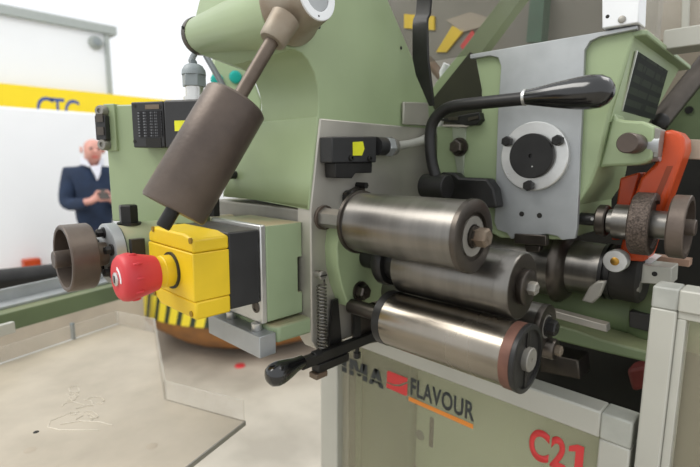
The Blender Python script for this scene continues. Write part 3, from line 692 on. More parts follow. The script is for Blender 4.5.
for q in ((521.7, 214), (539.5, 215.5)):
    p = onY(*q, .5600); MB().lathe((p.x, .5597, p.z), yd, [(0, .0032), (.001, .0032)], 16).build('tapped_hole', 'dark', hp)
MB().prism(pxY([(514, 233.5), (546, 235.5), (546, 246), (514, 243.5)], .5560), (0, .010, 0)).build('lug', 'steel_dark', hp, bevel=.001)
MB().prism(pxY([(524, 245), (540, 246), (539, 252), (526, 252)], .5600), (0, .010, 0)).build('lug_foot', 'steel_dark', hp, bevel=.001)
# top flange and data plate on the sloping right side
pA, pB, pC = onY(637, 26, .5555), onX(690, 67, -.1385), None
MB().prism([(-.200, .5668, 1.5800), (-.1385, .5668, 1.5800), (-.1345, .571, 1.5800), (-.1345, .815, 1.5800), (-.200, .815, 1.5800)], (0, 0, .0060)).build('top_flange', 'green_dusty', hp, bevel=.0015)
MB().box(onY(471, 55, .5665).x, -.14, .5665, .745, 1.5850, 1.5892).build('top_gasket', 'alu_dull', hp)
def slopeX(y, z): 
    a_, b_ = body_pts[1], body_pts[2]; f = (z-a_.z)/(b_.z-a_.z); return a_.x+(b_.x-a_.x)*f + .0008
dp = []
for q in ((636, 51), (667, 71), (653, 120), (621, 111)):
    p = onX(*q, -.14)
    for _ in range(4): p = onX(*q, slopeX(p.y, p.z))
    dp.append(p)
MB().prism(dp, (.0012, 0, 0)).build('data_plate', 'nameplate', hp)
ep = [dp[0]+V((.0003, -.0022, 0)), dp[0]+V((.0003, 0, 0)), dp[3]+V((.0003, 0, 0)), dp[3]+V((.0003, -.0022, 0))]
MB().prism(ep, (.0018, 0, 0)).build('plate_edge', 'alu_bright', hp)
MB().prism([V((slopeX(.6, 1.575), .57, 1.5802)), V((slopeX(.6, 1.575), .80, 1.5802)), V((slopeX(.6, 1.50), .72, 1.495)), V((slopeX(.6, 1.50), .57, 1.495))], (-.03, 0, 0)).build('side_wall', 'green', hp)
# pivot ear with its pin
YE = .574
ear = [(598.5, 168), (606, 140), (612.6, 112), (617, 118.2), (624.6, 120), (643, 121.2), (655.5, 127), (653, 158), (646, 162.5), (637, 165), (606, 166.5)]
MB().prism(pxY(ear, YE), (0, .036, 0)).build('pivot_ear', 'green', hp, bevel=.003)
MB().prism(pxY([(654.5, 127), (660.5, 129.5), (657.5, 157.5), (652.5, 158)], YE+.001), (0, .034, 0)).build('ear_tip', 'alu_dull', hp, bevel=.001)
pe = onY(636.5, 144, YE)
MB().lathe((pe.x, YE+.004, pe.z), dn, [(0, .0104), (.0380, .0104), (.0395, .0094)], 32).build('pivot_pin', 'oxide', hp)
# rib and bolt on the left web
MB().prism(pxY([(452, 127), (466, 127.5), (463, 177), (457, 172), (453, 150)], YH-.002), (0, .004, 0)).build('rib', mat('pale_rib', (168, 176, 156), .45, .2), hp, bevel=.001)
p = onY(459.5, 147, YH-.003); hexbolt(hp, (p.x, YH-.002, p.z), dn, .0098, .014, 'bolt', 'steel_dark', True, .5)
# dark sheet painted for the shaded hollow behind and the black rounded lip
ch = thing('feed_hollow', 'shaded hollow painted dark olive beside the green feed unit', 'chute', onY(460, 125, .6))
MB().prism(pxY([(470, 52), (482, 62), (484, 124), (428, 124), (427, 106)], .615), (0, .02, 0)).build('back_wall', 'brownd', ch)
MB().prism(pxY([(436, 120), (479, 112), (480.5, 120), (476, 125), (466, 125.5), (440, 120.5)], .555), (0, .03, 0)).build('lip', 'black', ch, bevel=.002)
p0 = pxY([(448, 117), (458, 116.5), (458, 120), (448, 120)], .5535); MB().prism(p0, (0, .002, 0)).build('slot', 'steel_dark', ch)
p0 = pxY([(468, 117.5), (478, 115.5), (478, 118.5), (468, 121)], .5535); MB().prism(p0, (0, .002, 0)).build('slot', 'steel_dark', ch)
# dark arm of the lever shaft
tag(MB().prism(pxY([(440, 172), (454, 173), (459, 177.5), (487, 178.5), (494, 189), (497, 208), (440, 208)], .535), (0, .020, 0)).build('shaft_arm', 'black', None, bevel=.003), 'flat black arm between lever shaft and bare front plate', 'arm')

# big black lever
YL = .50
hz = 1.4205
lever = thing('hand_lever', 'bent black rod lever with large glossy bulb grip', 'lever', (-.34, YL, hz))
he = onY(448, 186, YL).x
MB().lathe((he-.036, YL, hz), AX, [(0, .0140), (.001, .0152), (.035, .0152), (.036, .0142)], 32).build('hub', 'black', lever)
rod = [onY(a, b_, YL) for a, b_ in ((437, 180), (432.5, 165), (430.5, 150), (430, 138), (431.5, 126), (437, 116), (446, 109), (458, 105.5), (475, 103.5), (500, 101), (527, 98.2))]
# smooth the bend
sm = []
for i in range(len(rod)-1):
    pa = rod[max(i-1, 0)]; p_ = rod[i]; q_ = rod[i+1]; r_ = rod[min(i+2, len(rod)-1)]
    for k in range(5):
        s = k/5; sm.append(.5*((2*p_)+(q_-pa)*s+(2*pa-5*p_+4*q_-r_)*s*s+(3*p_-pa-3*q_+r_)*s**3))
sm.append(rod[-1])
MB().tube(sm, .0071, 18).build('rod', 'black', lever)
ga, gz = onY(525, 97.5, YL), onY(613, 90.3, YL)
gd = (gz-ga).normalized(); gl = (gz-ga).length
MB().lathe(ga-gd*.001, gd, [(0, .0088), (.003, .0088)], 32).build('ferrule', 'alu_bright', lever)
MB().lathe(ga+gd*.002, gd, [(0, .0080), (gl*.18, .0105), (gl*.40, .0136), (gl*.60, .0158), (gl*.75, .0166), (gl*.86, .0155), (gl*.94, .0118), (gl*.985, .0058), (gl, .001)], 48).build('grip', 'bakelite', lever, smooth=70)

# flat black strap in front of the smoked guard
YS = .51
sp_l = [(417, -6), (415.5, 14), (414.5, 19), (416, 27), (416, 60), (418.5, 76), (429, 106)]
sp_r = [(431, -6), (429.5, 14), (428.5, 19), (430.5, 25), (431.5, 60), (433, 78), (433.5, 105)]
st_ = MB(); A_ = pxY(sp_l, YS); B_ = pxY(sp_r, YS)
off = [0, 0, -.003, -.008, -.008, -.006, 0]
for i in range(len(off)):
    A_[i].y += off[i]; B_[i].y += off[i]
k = len(A_); th = V((0, .004, 0))
st_.add(A_+B_+[a+th for a in A_]+[b_+th for b_ in B_], [(i, i+1, k+i+1, k+i) for i in range(k-1)]+[(2*k+i, 3*k+i, 3*k+i+1, 2*k+i+1) for i in range(k-1)]+[(i, 2*k+i, 2*k+i+1, i+1) for i in range(k-1)]+[(k+i, k+i+1, 3*k+i+1, 3*k+i) for i in range(k-1)]+[(0, k, 3*k, 2*k), (k-1, 3*k-1, 4*k-1, 2*k-1)])
tag(st_.build('metal_strap', 'black', None, bevel=.0006), 'flat black bent metal strap tapering down beside the green column', 'strap')

# smoked guard sheet above the feed unit, diagonal green brace behind it, objects seen through
zg = 1.5900
gs = thing('smoked_guard', 'smoked acrylic guard sheet standing on top of the feed unit', 'guard', (-.3, .565, zg))
MB().box(-.60, -.165, .5625, .5675, zg, 1.95).build('sheet', 'smoke', gs)
tag(MB().prism(pxY([(430, 113), (443, 101), (476, 60), (526, -8), (506, -8), (462, 50), (436, 82), (428, 96)], .62), (0, .02, 0)).build('diagonal_brace', 'green', None, bevel=.001), 'green diagonal brace behind the smoked guard sheet', 'brace')
tag(MB().tube([onY(447, 64, .66), onY(443, 72, .66), onY(444, 82, .66), onY(449, 88, .66), onY(455, 80, .66), onY(458, 66, .66)], .006).build('white_hose', 'white'), 'looped white hose behind the diagonal green brace', 'hose')
tag(MB().tube([onY(428, 60, .70), onY(446, 82, .70)], .008).build('brown_rod', 'rust'), 'short rusty rod beside the looped white hose', 'rod')
tag(MB().prism(pxY([(404, 14), (434, 16), (434, 30), (404, 28)], .895), (0, .0049, 0)).build('yellow_label', 'yellow', None), 'yellow label behind the black strap seen through smoked guard', 'label')
tag(MB().prism(pxY([(436, 52), (452, 26), (464, 30), (446, 52)], .895), (0, .0049, 0)).build('yellow_sheet', 'yellow', None), 'slanted yellow sheet behind the smoked guard', 'sheet')
tag(MB().prism(pxY([(460, 46), (472, 30), (478, 40), (466, 54)], .895), (0, .0049, 0)).build('red_label', 'logo_red', None), 'small red label behind the smoked guard by the brace', 'label')
tag(MB().prism(pxY([(446, 20), (470, 12), (490, 18), (486, 26), (462, 32)], .895), (0, .0049, 0)).build('paper_sheet', 'beige', None), 'pale sheet of paper lying behind the smoked guard', 'paper')
tag(MB().prism(pxY([(531, -10), (545, -10), (541, 42), (526, 42)], .87), (0, .029, 0)).build('green_post', mat('dark_green_post', (52, 96, 74), .5), None), 'dark green post dimly seen through the smoked guard', 'post')

# white block on the flange, clear panel and profile to its right
wbk = thing('mounting_block', 'white plastic block with one screw on top of the feed unit', 'block', (-.16, .59, 1.59))
q0 = pxY([(602, 28.5), (638.5, 22.5), (640, -12), (602, -12)], .5555)
MB().prism(q0, (0, .028, 0)).build('block', 'white', wbk, bevel=.0012)
p = onY(622, 19.5, .5555); MB().lathe(p, dn, [(0, .0036), (.0012, .0036), (.0016, .003)], 20).build('screw', 'alu_dull', wbk)
p = onY(607.5, 16.5, .5553); MB().cyl(p, p+V((0, .001, 0)), .0019, n=14).build('screw_hole', 'dark', wbk)
YP = .86
pp = thing('side_guard', 'clear guard panel with pale aluminium profiles above right', 'guard', onY(690, 40, YP))
MB().prism([onY(640, -60, YP), onY(760, -60, YP), onY(760, 30, YP), onY(640, 42, YP)], (0, .005, 0)).build('pane', 'acrylic_wall', pp)
MB().prism([onY(682, 30, .855), onY(689, 29, .855), onY(692, -40, .855), onY(684, -40, .855)], (0, -.006, 0)).build('upright', 'frame', pp, bevel=.0008)
qa = onY(664, 40, .70)
qb = [onY(664, 30, .66), onY(760, 12, .66)]
MB().box(qb[0].x, qb[0].x+.25, .660, .700, qb[0].z-.022, qb[0].z).build('rail', 'frame', pp, bevel=.0015)
tag(MB().cyl(onY(657, 124, .83), onY(722, 44, .93), .0150, n=24).build('dark_tube', 'steel_dark', None), 'dark slanting tube above the orange lever', 'tube')
p = onY(660, 121.5, .80); tag(MB().lathe(p, (.3, -.9, .1), [(-.02, .011), (.004, .011), (.008, .006)], 24).build('tube_end_knob', 'black', None), 'round black knob at the foot of the dark slanting tube', 'knob')
bk = thing('rear_housing', 'olive green rear housing panel behind the orange lever', 'housing', onY(700, 150, .95))
MB().prism(pxY([(645, 140), (720, 62), (790, 62), (790, 158), (645, 158)], .95), (0, .03, 0)).build('panel', 'green_dark', bk)
p = onY(689, 110, .948); MB().cyl(p, p-V((0, .002, 0)), .006, n=16).build('plug', 'black', bk)
tag(MB().prism(pxY([(560, -40), (800, -80), (800, 300), (560, 300)], 1.25), (0, .03, 0)).build('rear_board', 'beige', None), 'beige board closing the view far behind the feed unit', 'board')
tag(MB().box(-.50, .6, .90, .93, 0, 1.475).build('interior_shade_sheet', 'dark', None), 'added dark sheet standing for the shade inside the machine behind the rollers', 'shade sheet')  # dark sheet added to stand for the shade inside the machine
tag(MB().box(-1.25, -.20, .90, .93, 1.4755, 2.3).build('rear_cover', mat('olive_grey_cover', (128, 124, 114), .4, 0, .05, 5), None), 'olive grey cover standing behind the smoked guard sheet', 'cover')

# orange lever casting
oc = thing('orange_lever', 'orange cast lever with rounded head behind the spindle discs', 'lever', onY(640, 230, .62))
MB().prism(pxY([(662, 131), (671, 129.5), (679, 132), (684.5, 139), (685, 150), (681, 162), (663, 212), (645, 262), (617, 262), (627, 215), (640, 178), (654, 164), (661, 146)], .595), (0, .040, 0)).build('arm', 'orange', oc, bevel=.004, seg=3)
MB().prism(pxY([(667, 166), (673, 166), (654, 212), (648, 212)], .5945), (0, .004, 0)).build('groove', mat('orange_groove_shade', (150, 62, 26), .5), oc)  # darker orange strip, the groove's shade put into its colour
MB().prism(pxY([(620, 178), (640, 172), (628, 215), (620, 240), (611, 240)], .612), (0, .03, 0)).build('web', 'orange', oc, bevel=.002)
kn = onY(664, 146, .600)
MB().lathe((kn.x-.010, .590, kn.z), (1, 0, 0), [(0, .0165), (.010, .0165)], 32).build('knuckle', 'alu', oc)
tag(MB().prism(pxY([(686, 139), (712, 140), (712, 160), (685, 159)], .64), (0, .02, 0)).build('connecting_bar', 'beige', None, bevel=.001), 'pale flat bar joined to the head of the orange lever', 'bar')

# adjusting spindle with knurled disc and ring knob
YS_, ZS_ = .58, 1.3862
sx = lambda px: onY(px, 222, YS_).x
spd = thing('adjusting_spindle', 'dark steel adjusting spindle with knurled disc and ring knob', 'spindle', (-.13, YS_, ZS_-.035))
MB().lathe((sx(570), YS_, ZS_), AX, [(0, .0072), (sx(602)-sx(570), .0072)], 24).build('shaft', 'black', spd)
for dz in (-.0, ):
    q = onY(592, 219, YS_-.0072); MB().cyl(q, q+V((0, .002, 0)), .0018, n=10).build('pin_hole', 'alu_bright', spd)
MB().lathe((sx(598), YS_, ZS_), AX, [(0, .0165), (.0015, .0178), (.009, .0178), (.0105, .0165)], 40).build('collar', 'steel_dark', spd)
MB().lathe((sx(609), YS_, ZS_), AX, [(0, .0135), (.006, .0135), (.0065, .0195), (sx(638)-sx(609), .0195)], 40).build('drum', 'steel', spd)
n_k = 90; kb_ = MB()
x0k, x1k = sx(634), sx(655)
kb_.lathe((x0k, YS_, ZS_), AX, [(0, .0320), (.0015, .0338), (x1k-x0k-.0015, .0338), (x1k-x0k, .0320), (x1k-x0k, .026), (x1k-x0k-.003, .0250), (x1k-x0k-.003, .010)], n_k)
kb_.build('knurled_disc', mat('knurled_oxide', (104, 92, 84), .5, .6, .2, 500, .5, 700), spd, smooth=30)
MB().lathe((x1k-.003, YS_, ZS_), AX, [(0, .0150), (sx(672)-x1k+.003, .0150)], 32).build('neck', 'steel', spd)
x2k, x3k = sx(672), sx(690)
MB().lathe_closed((x2k, YS_, ZS_), AX, [(0, .0), (0, .0315), (.0015, .0328), (x3k-x2k-.001, .0328), (x3k-x2k, .0318), (x3k-x2k, .0275), (.006, .0270), (.006, .0)], 64).build('ring_knob', 'oxide', spd)
MB().lathe((x2k+.004, YS_, ZS_), AX, [(0, .0085), (.016, .0085), (.017, .0075)], 24).build('spindle_end', 'oxide', spd)

# transfer drum behind the rollers
YD = .62; zd = onY(560, 264, YD).z
dx = lambda px: onY(px, 264, YD).x+.009
td = thing('transfer_drum', 'large steel transfer drum with dark flange behind the middle roller', 'drum', (-.25, YD, zd-.05))
MB().cyl((dx(470), YD, zd), (dx(556), YD, zd), .0425, n=64).build('drum', 'steel', td)
MB().lathe((dx(553), YD, zd), AX, [(0, .047), (.001, .0495), (.005, .0495), (.012, .0440), (.017, .0340)], 64).build('flange', 'steel_dark', td)
MB().lathe((dx(566), YD, zd), AX, [(0, .0335), (dx(600)-dx(566), .0325)], 48).build('barrel', 'steel', td)
MB().lathe((dx(598), YD, zd), AX, [(0, .034), (.004, .034), (.004, .030), (.007, .030), (.007, .0335), (.012, .0335)], 48).build('clamp_rings', 'black', td)
MB().lathe((dx(606), YD, zd), AX, [(0, .0320), (.030, .0320), (.034, .028)], 40).build('bearing_block', 'dark', td)
tg_ = [onY(a, b_, YD-.05) for a, b_ in ((581, 301), (592, 304), (600, 296), (606, 281), (597, 281), (589, 287))]
MB().prism(tg_, (0, .008, 0)).build('tongue', 'alu_dull', td, bevel=.002)
bd = thing('end_disc', 'light grey round disc with brass centre below the spindle', 'disc', onY(615, 272, .56))
pd = onY(615.5, 261, .560)
MB().lathe(pd+V((0, .03, 0)), dn, [(0, .0070), (.020, .0070), (.0205, .0122), (.032, .0122), (.033, .0115)], 36).build('disc', 'alu_bright', bd)
MB().lathe(pd-V((0, .0025, 0)), dn, [(0, .0046), (.0012, .0044), (.002, .003)], 20).build('centre', 'brass', bd)
p = onY(625, 284, .60)
tag(MB().lathe((p.x-.020, .60, p.z), AX, [(0, .0085), (.034, .0085), (.036, .007)], 24).build('grey_boss', 'alu_dull', None), 'short grey metal boss under the disc with brass centre', 'boss')
wb_ = thing('pale_bracket', 'pale bracket with a round hole beside the right guard', 'bracket', onY(655, 285, .60))
MB().prism(pxY([(640, 264), (672, 268), (671, 285), (640, 283)], .60), (0, .035, 0)).build('body', 'frame', wb_, bevel=.001)
p = onY(654.5, 274, .5995); MB().cyl(p, p+V((0, .001, 0)), .0028, n=14).build('screw_hole', 'dark', wb_)
MB().prism(pxY([(643, 256), (656, 259), (650, 264), (642, 264)], .61), (0, .03, 0)).build('tab', 'white', wb_)
tag(MB().box(onY(648, 255, .66).x, onY(690, 262, .66).x, .655, .675, onY(650, 258, .66).z-.004, onY(650, 258, .66).z+.004).build('wooden_strip', 'pink', None), 'thin pinkish strip behind the pale bracket', 'strip')

# lower green casting, flat bar and beam
lc = thing('lower_casting', 'dark green rounded casting below the transfer drum', 'casting', (-.2, .66, 1.24))
pz = onY(605, 312, .64).z
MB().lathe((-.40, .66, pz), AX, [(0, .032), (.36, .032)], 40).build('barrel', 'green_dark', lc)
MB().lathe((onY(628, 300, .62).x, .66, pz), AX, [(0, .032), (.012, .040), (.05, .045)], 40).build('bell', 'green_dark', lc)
MB().prism(pxY([(629, 311), (649, 315), (649, 332), (629, 327)], .615), (0, .03, 0)).build('black_cover', 'black', lc, bevel=.001)
tag(MB().prism(pxY([(500, 300), (558, 312), (606, 325), (607, 332.5), (558, 319), (500, 306)], .55), (0, .014, 0)).build('flat_bar', 'alu_dull', None, bevel=.0008), 'flat grey metal bar under the transfer drum', 'bar')
gbm = [(480, 300), (545, 322), (575, 330), (600, 339), (660, 355), (660, 366), (600, 352), (545, 338), (480, 320)]
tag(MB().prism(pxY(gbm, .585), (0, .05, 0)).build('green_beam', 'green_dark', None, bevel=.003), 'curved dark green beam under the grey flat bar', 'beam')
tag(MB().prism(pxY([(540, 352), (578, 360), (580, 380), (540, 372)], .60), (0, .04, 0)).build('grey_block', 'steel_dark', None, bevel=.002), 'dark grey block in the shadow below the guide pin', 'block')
tag(MB().prism(pxY([(626, 370), (646, 366), (650, 388), (632, 392)], .86), (0, .045, 0)).build('red_hose_end', mat('dull_red', (120, 50, 44), .6), None, bevel=.006), 'dull red fitting deep in the dark machine base', 'fitting')

# ================================================================== front guard panel with lettering
PY = .52
pw = .0300                                                # profile width
tl = onY(377, 341, PY); tr = onY(634, 415, PY)
zt0 = 1.1960
zt0 = (tl.z+tr.z)/2
xl0, xr0 = onY(320.5, 420, PY).x, tr.x
g = thing('front_guard', 'pale framed front guard panel lettered with red and dark print', 'guard', ((xl0+xr0)/2, PY, .55))
bw = onY(337, 420, PY).x-xl0
D_ = .030
MB().box(xl0+bw, xr0-pw, PY, PY+D_, zt0-pw, zt0).build('top_rail', 'frame', g, bevel=.0022)
MB().box(xr0-pw, xr0, PY, PY+D_, zt0-pw, zt0).build('corner_block', mat('corner_grey', (172, 173, 164), .42), g, bevel=.0022)
MB().box(xr0-pw, xr0, PY, PY+D_, .55, zt0-pw).build('right_stile', 'frame', g, bevel=.0022)
MB().box(xl0, xl0+bw, PY, PY+D_, .55, zt0).build('left_stile', 'frame', g, bevel=.0022)
MB().box(xl0+bw, xr0-pw, PY, PY+D_, .55, .58).build('bottom_rail', 'frame', g, bevel=.0022)
MB().box(xl0+bw-.001, xr0-pw+.001, PY+.010, PY+.014, .578, zt0-pw+.001).build('pane', 'acrylic', g)
ty = PY+.0092
def at(px, py): return onY(px, py, ty)
# dark word of three letters with a cut line
a_, b_ = at(342.5, 372), at(384, 389)
lb = onY(384, 388, ty); lt_ = onY(342.5, 360, ty)
zb0 = (at(345, 373.5).z+at(383, 388).z)/2; hgt = .0285
u0_, u1_ = at(342, 372).x, at(383.5, 388).x
Wd = u1_-u0_
cut0, cut1 = .30, .38
def letter(polys):
    out_ = MB()
    for poly in polys:
        # clip polygon into the parts above and below the cut
        for lo, hi in ((0, cut0), (cut1, 1.0)):
            q = poly
            for sgn, lim in ((1, lo), (-1, hi)):
                r = []
                for i in range(len(q)):
                    p1, p2 = q[i], q[(i+1) % len(q)]; d1, d2 = sgn*(p1[1]-lim), sgn*(p2[1]-lim)
                    if d1 >= 0: r.append(p1)
                    if d1*d2 < 0:
                        f = d1/(d1-d2); r.append((p1[0]+(p2[0]-p1[0])*f, p1[1]+(p2[1]-p1[1])*f))
                q = r
                if len(q) < 3: break
            if len(q) >= 3: out_.prism([(u0_+Wd*x, ty, zb0+hgt*zv) for x, zv in q], (0, .0006, 0))
    return out_.build('letter', 'print', g)
letter([[(0, 0), (.11, 0), (.11, 1), (0, 1)]])
letter([[(.19, 0), (.29, 0), (.29, 1), (.19, 1)], [(.29, 1), (.29, .70), (.40, .15), (.46, .15), (.37, 1)], [(.40, .15), (.46, .15), (.57, .70), (.57, 1), (.49, 1)], [(.52, 0), (.62, 0), (.62, 1), (.52, 1)]])
letter([[(.66, 0), (.76, 0), (.87, 1), (.78, 1)], [(.90, 0), (1.0, 0), (.88, 1), (.78, 1)], [(.73, .18), (.93, .18), (.91, .34), (.75, .34)]])
# red mark with a pale swoosh
sq = [at(*q) for q in ((387, 370), (408, 379), (406.3, 397), (386, 386.5))]
x0s, x1s = (sq[0].x+sq[3].x)/2, (sq[1].x+sq[2].x)/2; z1s = (sq[0].z+sq[1].z)/2; z0s = (sq[2].z+sq[3].z)/2
S = lambda u, v_: (x0s+(x1s-x0s)*u, ty, z0s+(z1s-z0s)*v_)
MB().prism([S(.02, .34), S(.35, .36), S(.62, .48), S(1, .84), S(1, 1), S(.10, 1), S(.02, .92)], (0, .0006, 0)).build('red_mark', 'logo_red', g)
MB().prism([S(0, .26), S(.38, .27), S(.66, .38), S(1, .72), S(1, .06), S(.92, 0), S(0, 0)], (0, .0006, 0)).build('red_mark', 'logo_red', g)
f0, f1 = at(410.5, 396), at(474, 420)
fz0 = (at(410.5, 395.5).z+at(473, 421).z)/2; fz1 = (at(411.5, 378).z+at(474.5, 403).z)/2
text_mesh('lettering', 'FLAVOUR', 'print', g, at(410.5, 390).x, at(474, 414).x, fz0, fz1, ty, .024)
uz = [at(408.6, 397.3).z, at(473, 423).z]
MB().box(at(408.5, 400).x, at(473, 425).x, ty, ty+.0006, fz0-.0105, fz0-.0040).build('orange_rule', 'logo_orange', g)
cz1 = at(537, 428.5).z; cz0 = at(537, 459).z-.002
xa, xb = at(529, 445).x, at(583, 462).x; cw_ = (xb-xa)
text_mesh('lettering', 'C2', 'logo_red', g, xa, xa+cw_*.70, cz0, cz1, ty, .035)
Q = lambda u, v_: (xa+cw_*u, ty, cz0+(cz1-cz0)*v_)
MB().prism([Q(.86, 0), Q(1.0, 0), Q(1.0, 1), Q(.88, 1), Q(.74, .86), Q(.74, .70), Q(.86, .78)], (0, .0006, 0)).build('lettering', 'logo_red', g)

# cabinet inside, seen through the pane
cab = thing('inner_cabinet', 'pale green inner cabinet cover behind the front guard pane', 'cabinet', (-.3, .60, .3))
MB().box(-.56, -.10, .575, .59, .0, 1.135).build('cover', mat('cabinet_green', (160, 176, 138), .5, 0, .02, 6), cab, bevel=.004)
for q, rr in (((420, 435), .0085), ((403.5, 421.5), .004), ((403, 452), .005)):
    p = onY(*q, .575); MB().lathe((p.x, .5746, p.z), yd, [(0, rr), (.003, rr)], 24).build('hole', mat('grey_hole', (92, 98, 84), .6), cab)
p0, p1 = onY(432, 417, .575), onY(432, 448, .575)
MB().box(p0.x-.0045, p0.x+.0045, .5742, .578, p1.z, p0.z).build('slot', 'dark', cab, bevel=.002)
tag(MB().box(onY(339, 420, .57).x, onY(354, 420, .57).x, .5585, .5745, .0, 1.15).build('cable_duct', mat('duct_grey', (112, 116, 98), .5), None), 'narrow grey upright strip behind the front guard pane at left', 'strip')
tag(MB().tube([onY(397, 440, .573), onY(405, 445, .571), onY(411, 455, .571), onY(417, 470, .571), onY(420, 490, .573)], .0012, 8).build('inner_wire', 'rust'), 'thin bent wire behind the front guard pane', 'wire')

# right guard door
RY = .52
rx0 = onY(645, 360, RY).x; rw = onY(682, 315, RY).x-onY(652, 315, RY).x
rz = onY(656, 286, RY).z
rg = thing('side_door', 'pale framed guard door with clear pane at lower right', 'door', (rx0+.2, RY, .5))
MB().box(rx0, rx0+.0215, RY, RY+.03, .5, rz-.0215).build('left_stile', 'frame', rg, bevel=.0018)
MB().box(rx0+.0215, rx0+.0290, RY+.004, RY+.026, .5, rz-.0290).build('inner_lip', 'frame', rg, bevel=.001)
MB().box(rx0, rx0+.0215, RY, RY+.03, rz-.0215, rz).build('corner_block', mat('corner_grey_door', (176, 177, 169), .42), rg, bevel=.0018)
MB().box(rx0+.0215, rx0+.40, RY, RY+.03, rz-.0215, rz).build('top_rail', 'frame', rg, bevel=.0018)
MB().box(rx0+.0215, rx0+.40, RY+.004, RY+.026, rz-.0290, rz-.0215).build('inner_lip', 'frame', rg, bevel=.001)
MB().box(rx0+.028, rx0+.40, RY+.012, RY+.016, .5, rz-.028).build('pane', 'acrylic', rg)
tag(MB().box(.02, .14, .66, .70, .7, 1.22).build('dark_box', 'green_dark', None, bevel=.01), 'dark green housing behind the pane of the right door', 'housing')

# ================================================================== left: acrylic tray, beam, rail, tube
ZT = 1.10; HW = .030; TH = .004
foot = [(0, 364), (118, 324), (156, 332.5), (167, 399), (245, 420.5), (185, 467)]
fp = [onZ(a, b_, ZT) for a, b_ in foot]
d01 = (fp[0]-fp[1]).normalized()
L0 = fp[1]+d01*.62
N0 = fp[5]+(fp[5]-fp[4]).normalized()*.35
tr_ = thing('acrylic_tray', 'dusty clear acrylic tray with low upright walls at lower left', 'tray', (fp[3].x-.2, fp[3].y-.1, ZT))
MB().prism([L0, fp[1], fp[2], fp[3], fp[4], N0, V((L0.x+.1, N0.y-.1, ZT))], (0, 0, -.006)).build('floor_sheet', 'acrylic_dusty', tr_)
inside = V((fp[3].x-.15, fp[3].y-.1, ZT))
def wall(a, b_):
    d = (b_-a).normalized(); nrm = V((-d.y, d.x, 0))
    if nrm.dot(inside-a) < 0: nrm = -nrm
    return MB().prism([a, b_, b_+nrm*TH, a+nrm*TH], (0, 0, HW)).build('side_wall', 'acrylic_wall', tr_, bevel=.0004)
wall(L0, fp[1]); wall(fp[1], fp[2]); wall(fp[2], fp[3]); wall(fp[3], fp[4])
p = onZ(73, 339, ZT); MB().prism([p, p+d01*.004, p+d01*.004+V((.004, .004, 0)), p+V((.004, .004, 0))], (0, 0, HW+.004)).build('joint_strip', 'greyp', tr_)
MB().tube([fp[1], fp[1]+d01*.62], .0016, 6).build('back_edge_line', 'white', tr_)  # white line along the foot of the back wall
MB().prism([fp[4], N0, N0+V((.002, 0, 0)), fp[4]+V((.002, 0, 0))], (0, 0, -.0062)).build('cut_edge', 'acrylic_edge', tr_)
for e_ in (L0, N0):
    q_ = e_.lerp(inside, .08); MB().cyl((q_.x, q_.y, 0), (q_.x, q_.y, ZT-.006), .012, n=14).build('leg', 'steel_dark', tr_)
rnd = random.Random(3); scr = MB()
for _ in range(9):
    cx0, cy0 = rnd.uniform(60, 98), rnd.uniform(388, 420); pts = []
    g0 = rnd.uniform(0, 6); r_ = rnd.uniform(4, 10)
    for k in range(10):
        g0 += rnd.uniform(.1, .9); pts.append(onZ(cx0+k*rnd.uniform(.2, 1.4)+r_*math.cos(g0), cy0+r_*.5*math.sin(g0), ZT+.0004))
    scr.tube(pts, .0004, 5)
scr.tube([onZ(a, b_, ZT+.0002) for a, b_ in ((70, 413), (50, 421), (48, 427), (60, 430), (80, 430), (100, 430))], .0006, 5)
scr.tube([onZ(a, b_, ZT+.0004) for a, b_ in ((60, 424), (80, 421), (100, 422), (112, 425))], .0006, 5)
o = scr.build('scratch_marks', mat('pale_scratch', (224, 216, 200), .6), tr_); o['kind'] = 'stuff'
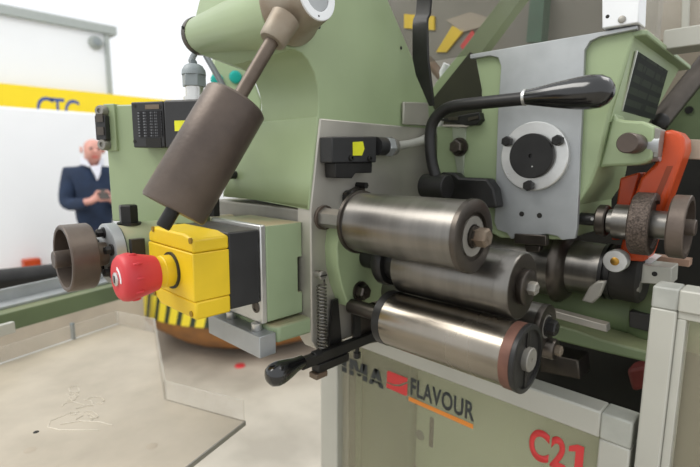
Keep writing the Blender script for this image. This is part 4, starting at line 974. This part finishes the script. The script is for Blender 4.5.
for q in ((36, 432), (30, 450), (152, 446)):
    p = onZ(*q, ZT+.0001); MB().lathe(p, UZ, [(0, .0035 if q[0] == 36 else .007), (.0004, .003)], 12).build('stain', 'dark' if q[0] == 36 else 'beige', tr_)
# green beam with a metal rail on it
ZB = 1.165
b0_, b1_ = onZ(0, 315, ZB), onZ(104, 288.5, ZB)
bd_ = (b1_-b0_).normalized(); bn = V((bd_.y, -bd_.x, 0))
if bn.x < 0: bn = -bn                                     # towards the camera side
bs = b0_-bd_*.25; be = b1_+bd_*.25
gbm_ = thing('tray_beam', 'long green beam with a bare metal rail above the acrylic tray', 'beam', (b1_.x, b1_.y, ZB-.03))
MB().prism([bs, be, be-bn*.045, bs-bn*.045], (0, 0, -.036)).build('beam', 'green_dark', gbm_, bevel=.0015)
r0_ = onZ(0, 297, ZB+.004); off_ = (r0_-b0_).dot(-bn)
MB().prism([bs-bn*.030, be-bn*.030, be-bn*.075, bs-bn*.075], (0, 0, .006)).build('rail', 'alu', gbm_, bevel=.001)
MB().prism([bs-bn*.070, be-bn*.070, be-bn*.075, bs-bn*.075], (0, 0, .030)).build('rail_lip', 'alu', gbm_, bevel=.001)
for e_ in (bs+bd_*.06-bn*.03,):
    MB().box(e_.x-.02, e_.x+.02, e_.y-.02, e_.y+.02, 0, ZB-.020).build('leg', 'green_dark', gbm_, bevel=.002)
lb_ = atD(0, 326, .75)
sb = thing('beam_clip', 'small pale clip with a screw on the green beam at far left', 'clip', lb_)
cx_ = onZ(12, 321, ZB-.002)
MB().obox(cx_+bd_*-.03+bn*.004+V((0, 0, -.010)), bd_*.030, bn*.005, V((0, 0, .010))).build('body', 'frame', sb, bevel=.001)
p = atD(6, 327, (cx_-CAM).dot(fwd)-.008); MB().lathe(p, bn, [(-.006, .0045), (.0015, .0045), (.002, .004)], 16).build('screw', 'steel_dark', sb)
tb0, tb1 = atD(-160, 298, 1.02), atD(110, 268, 1.30)
tag(MB().cyl(tb0, tb1, .028, n=24).build('black_tube', 'black', None), 'thick black tube behind the handwheel at far left', 'tube')
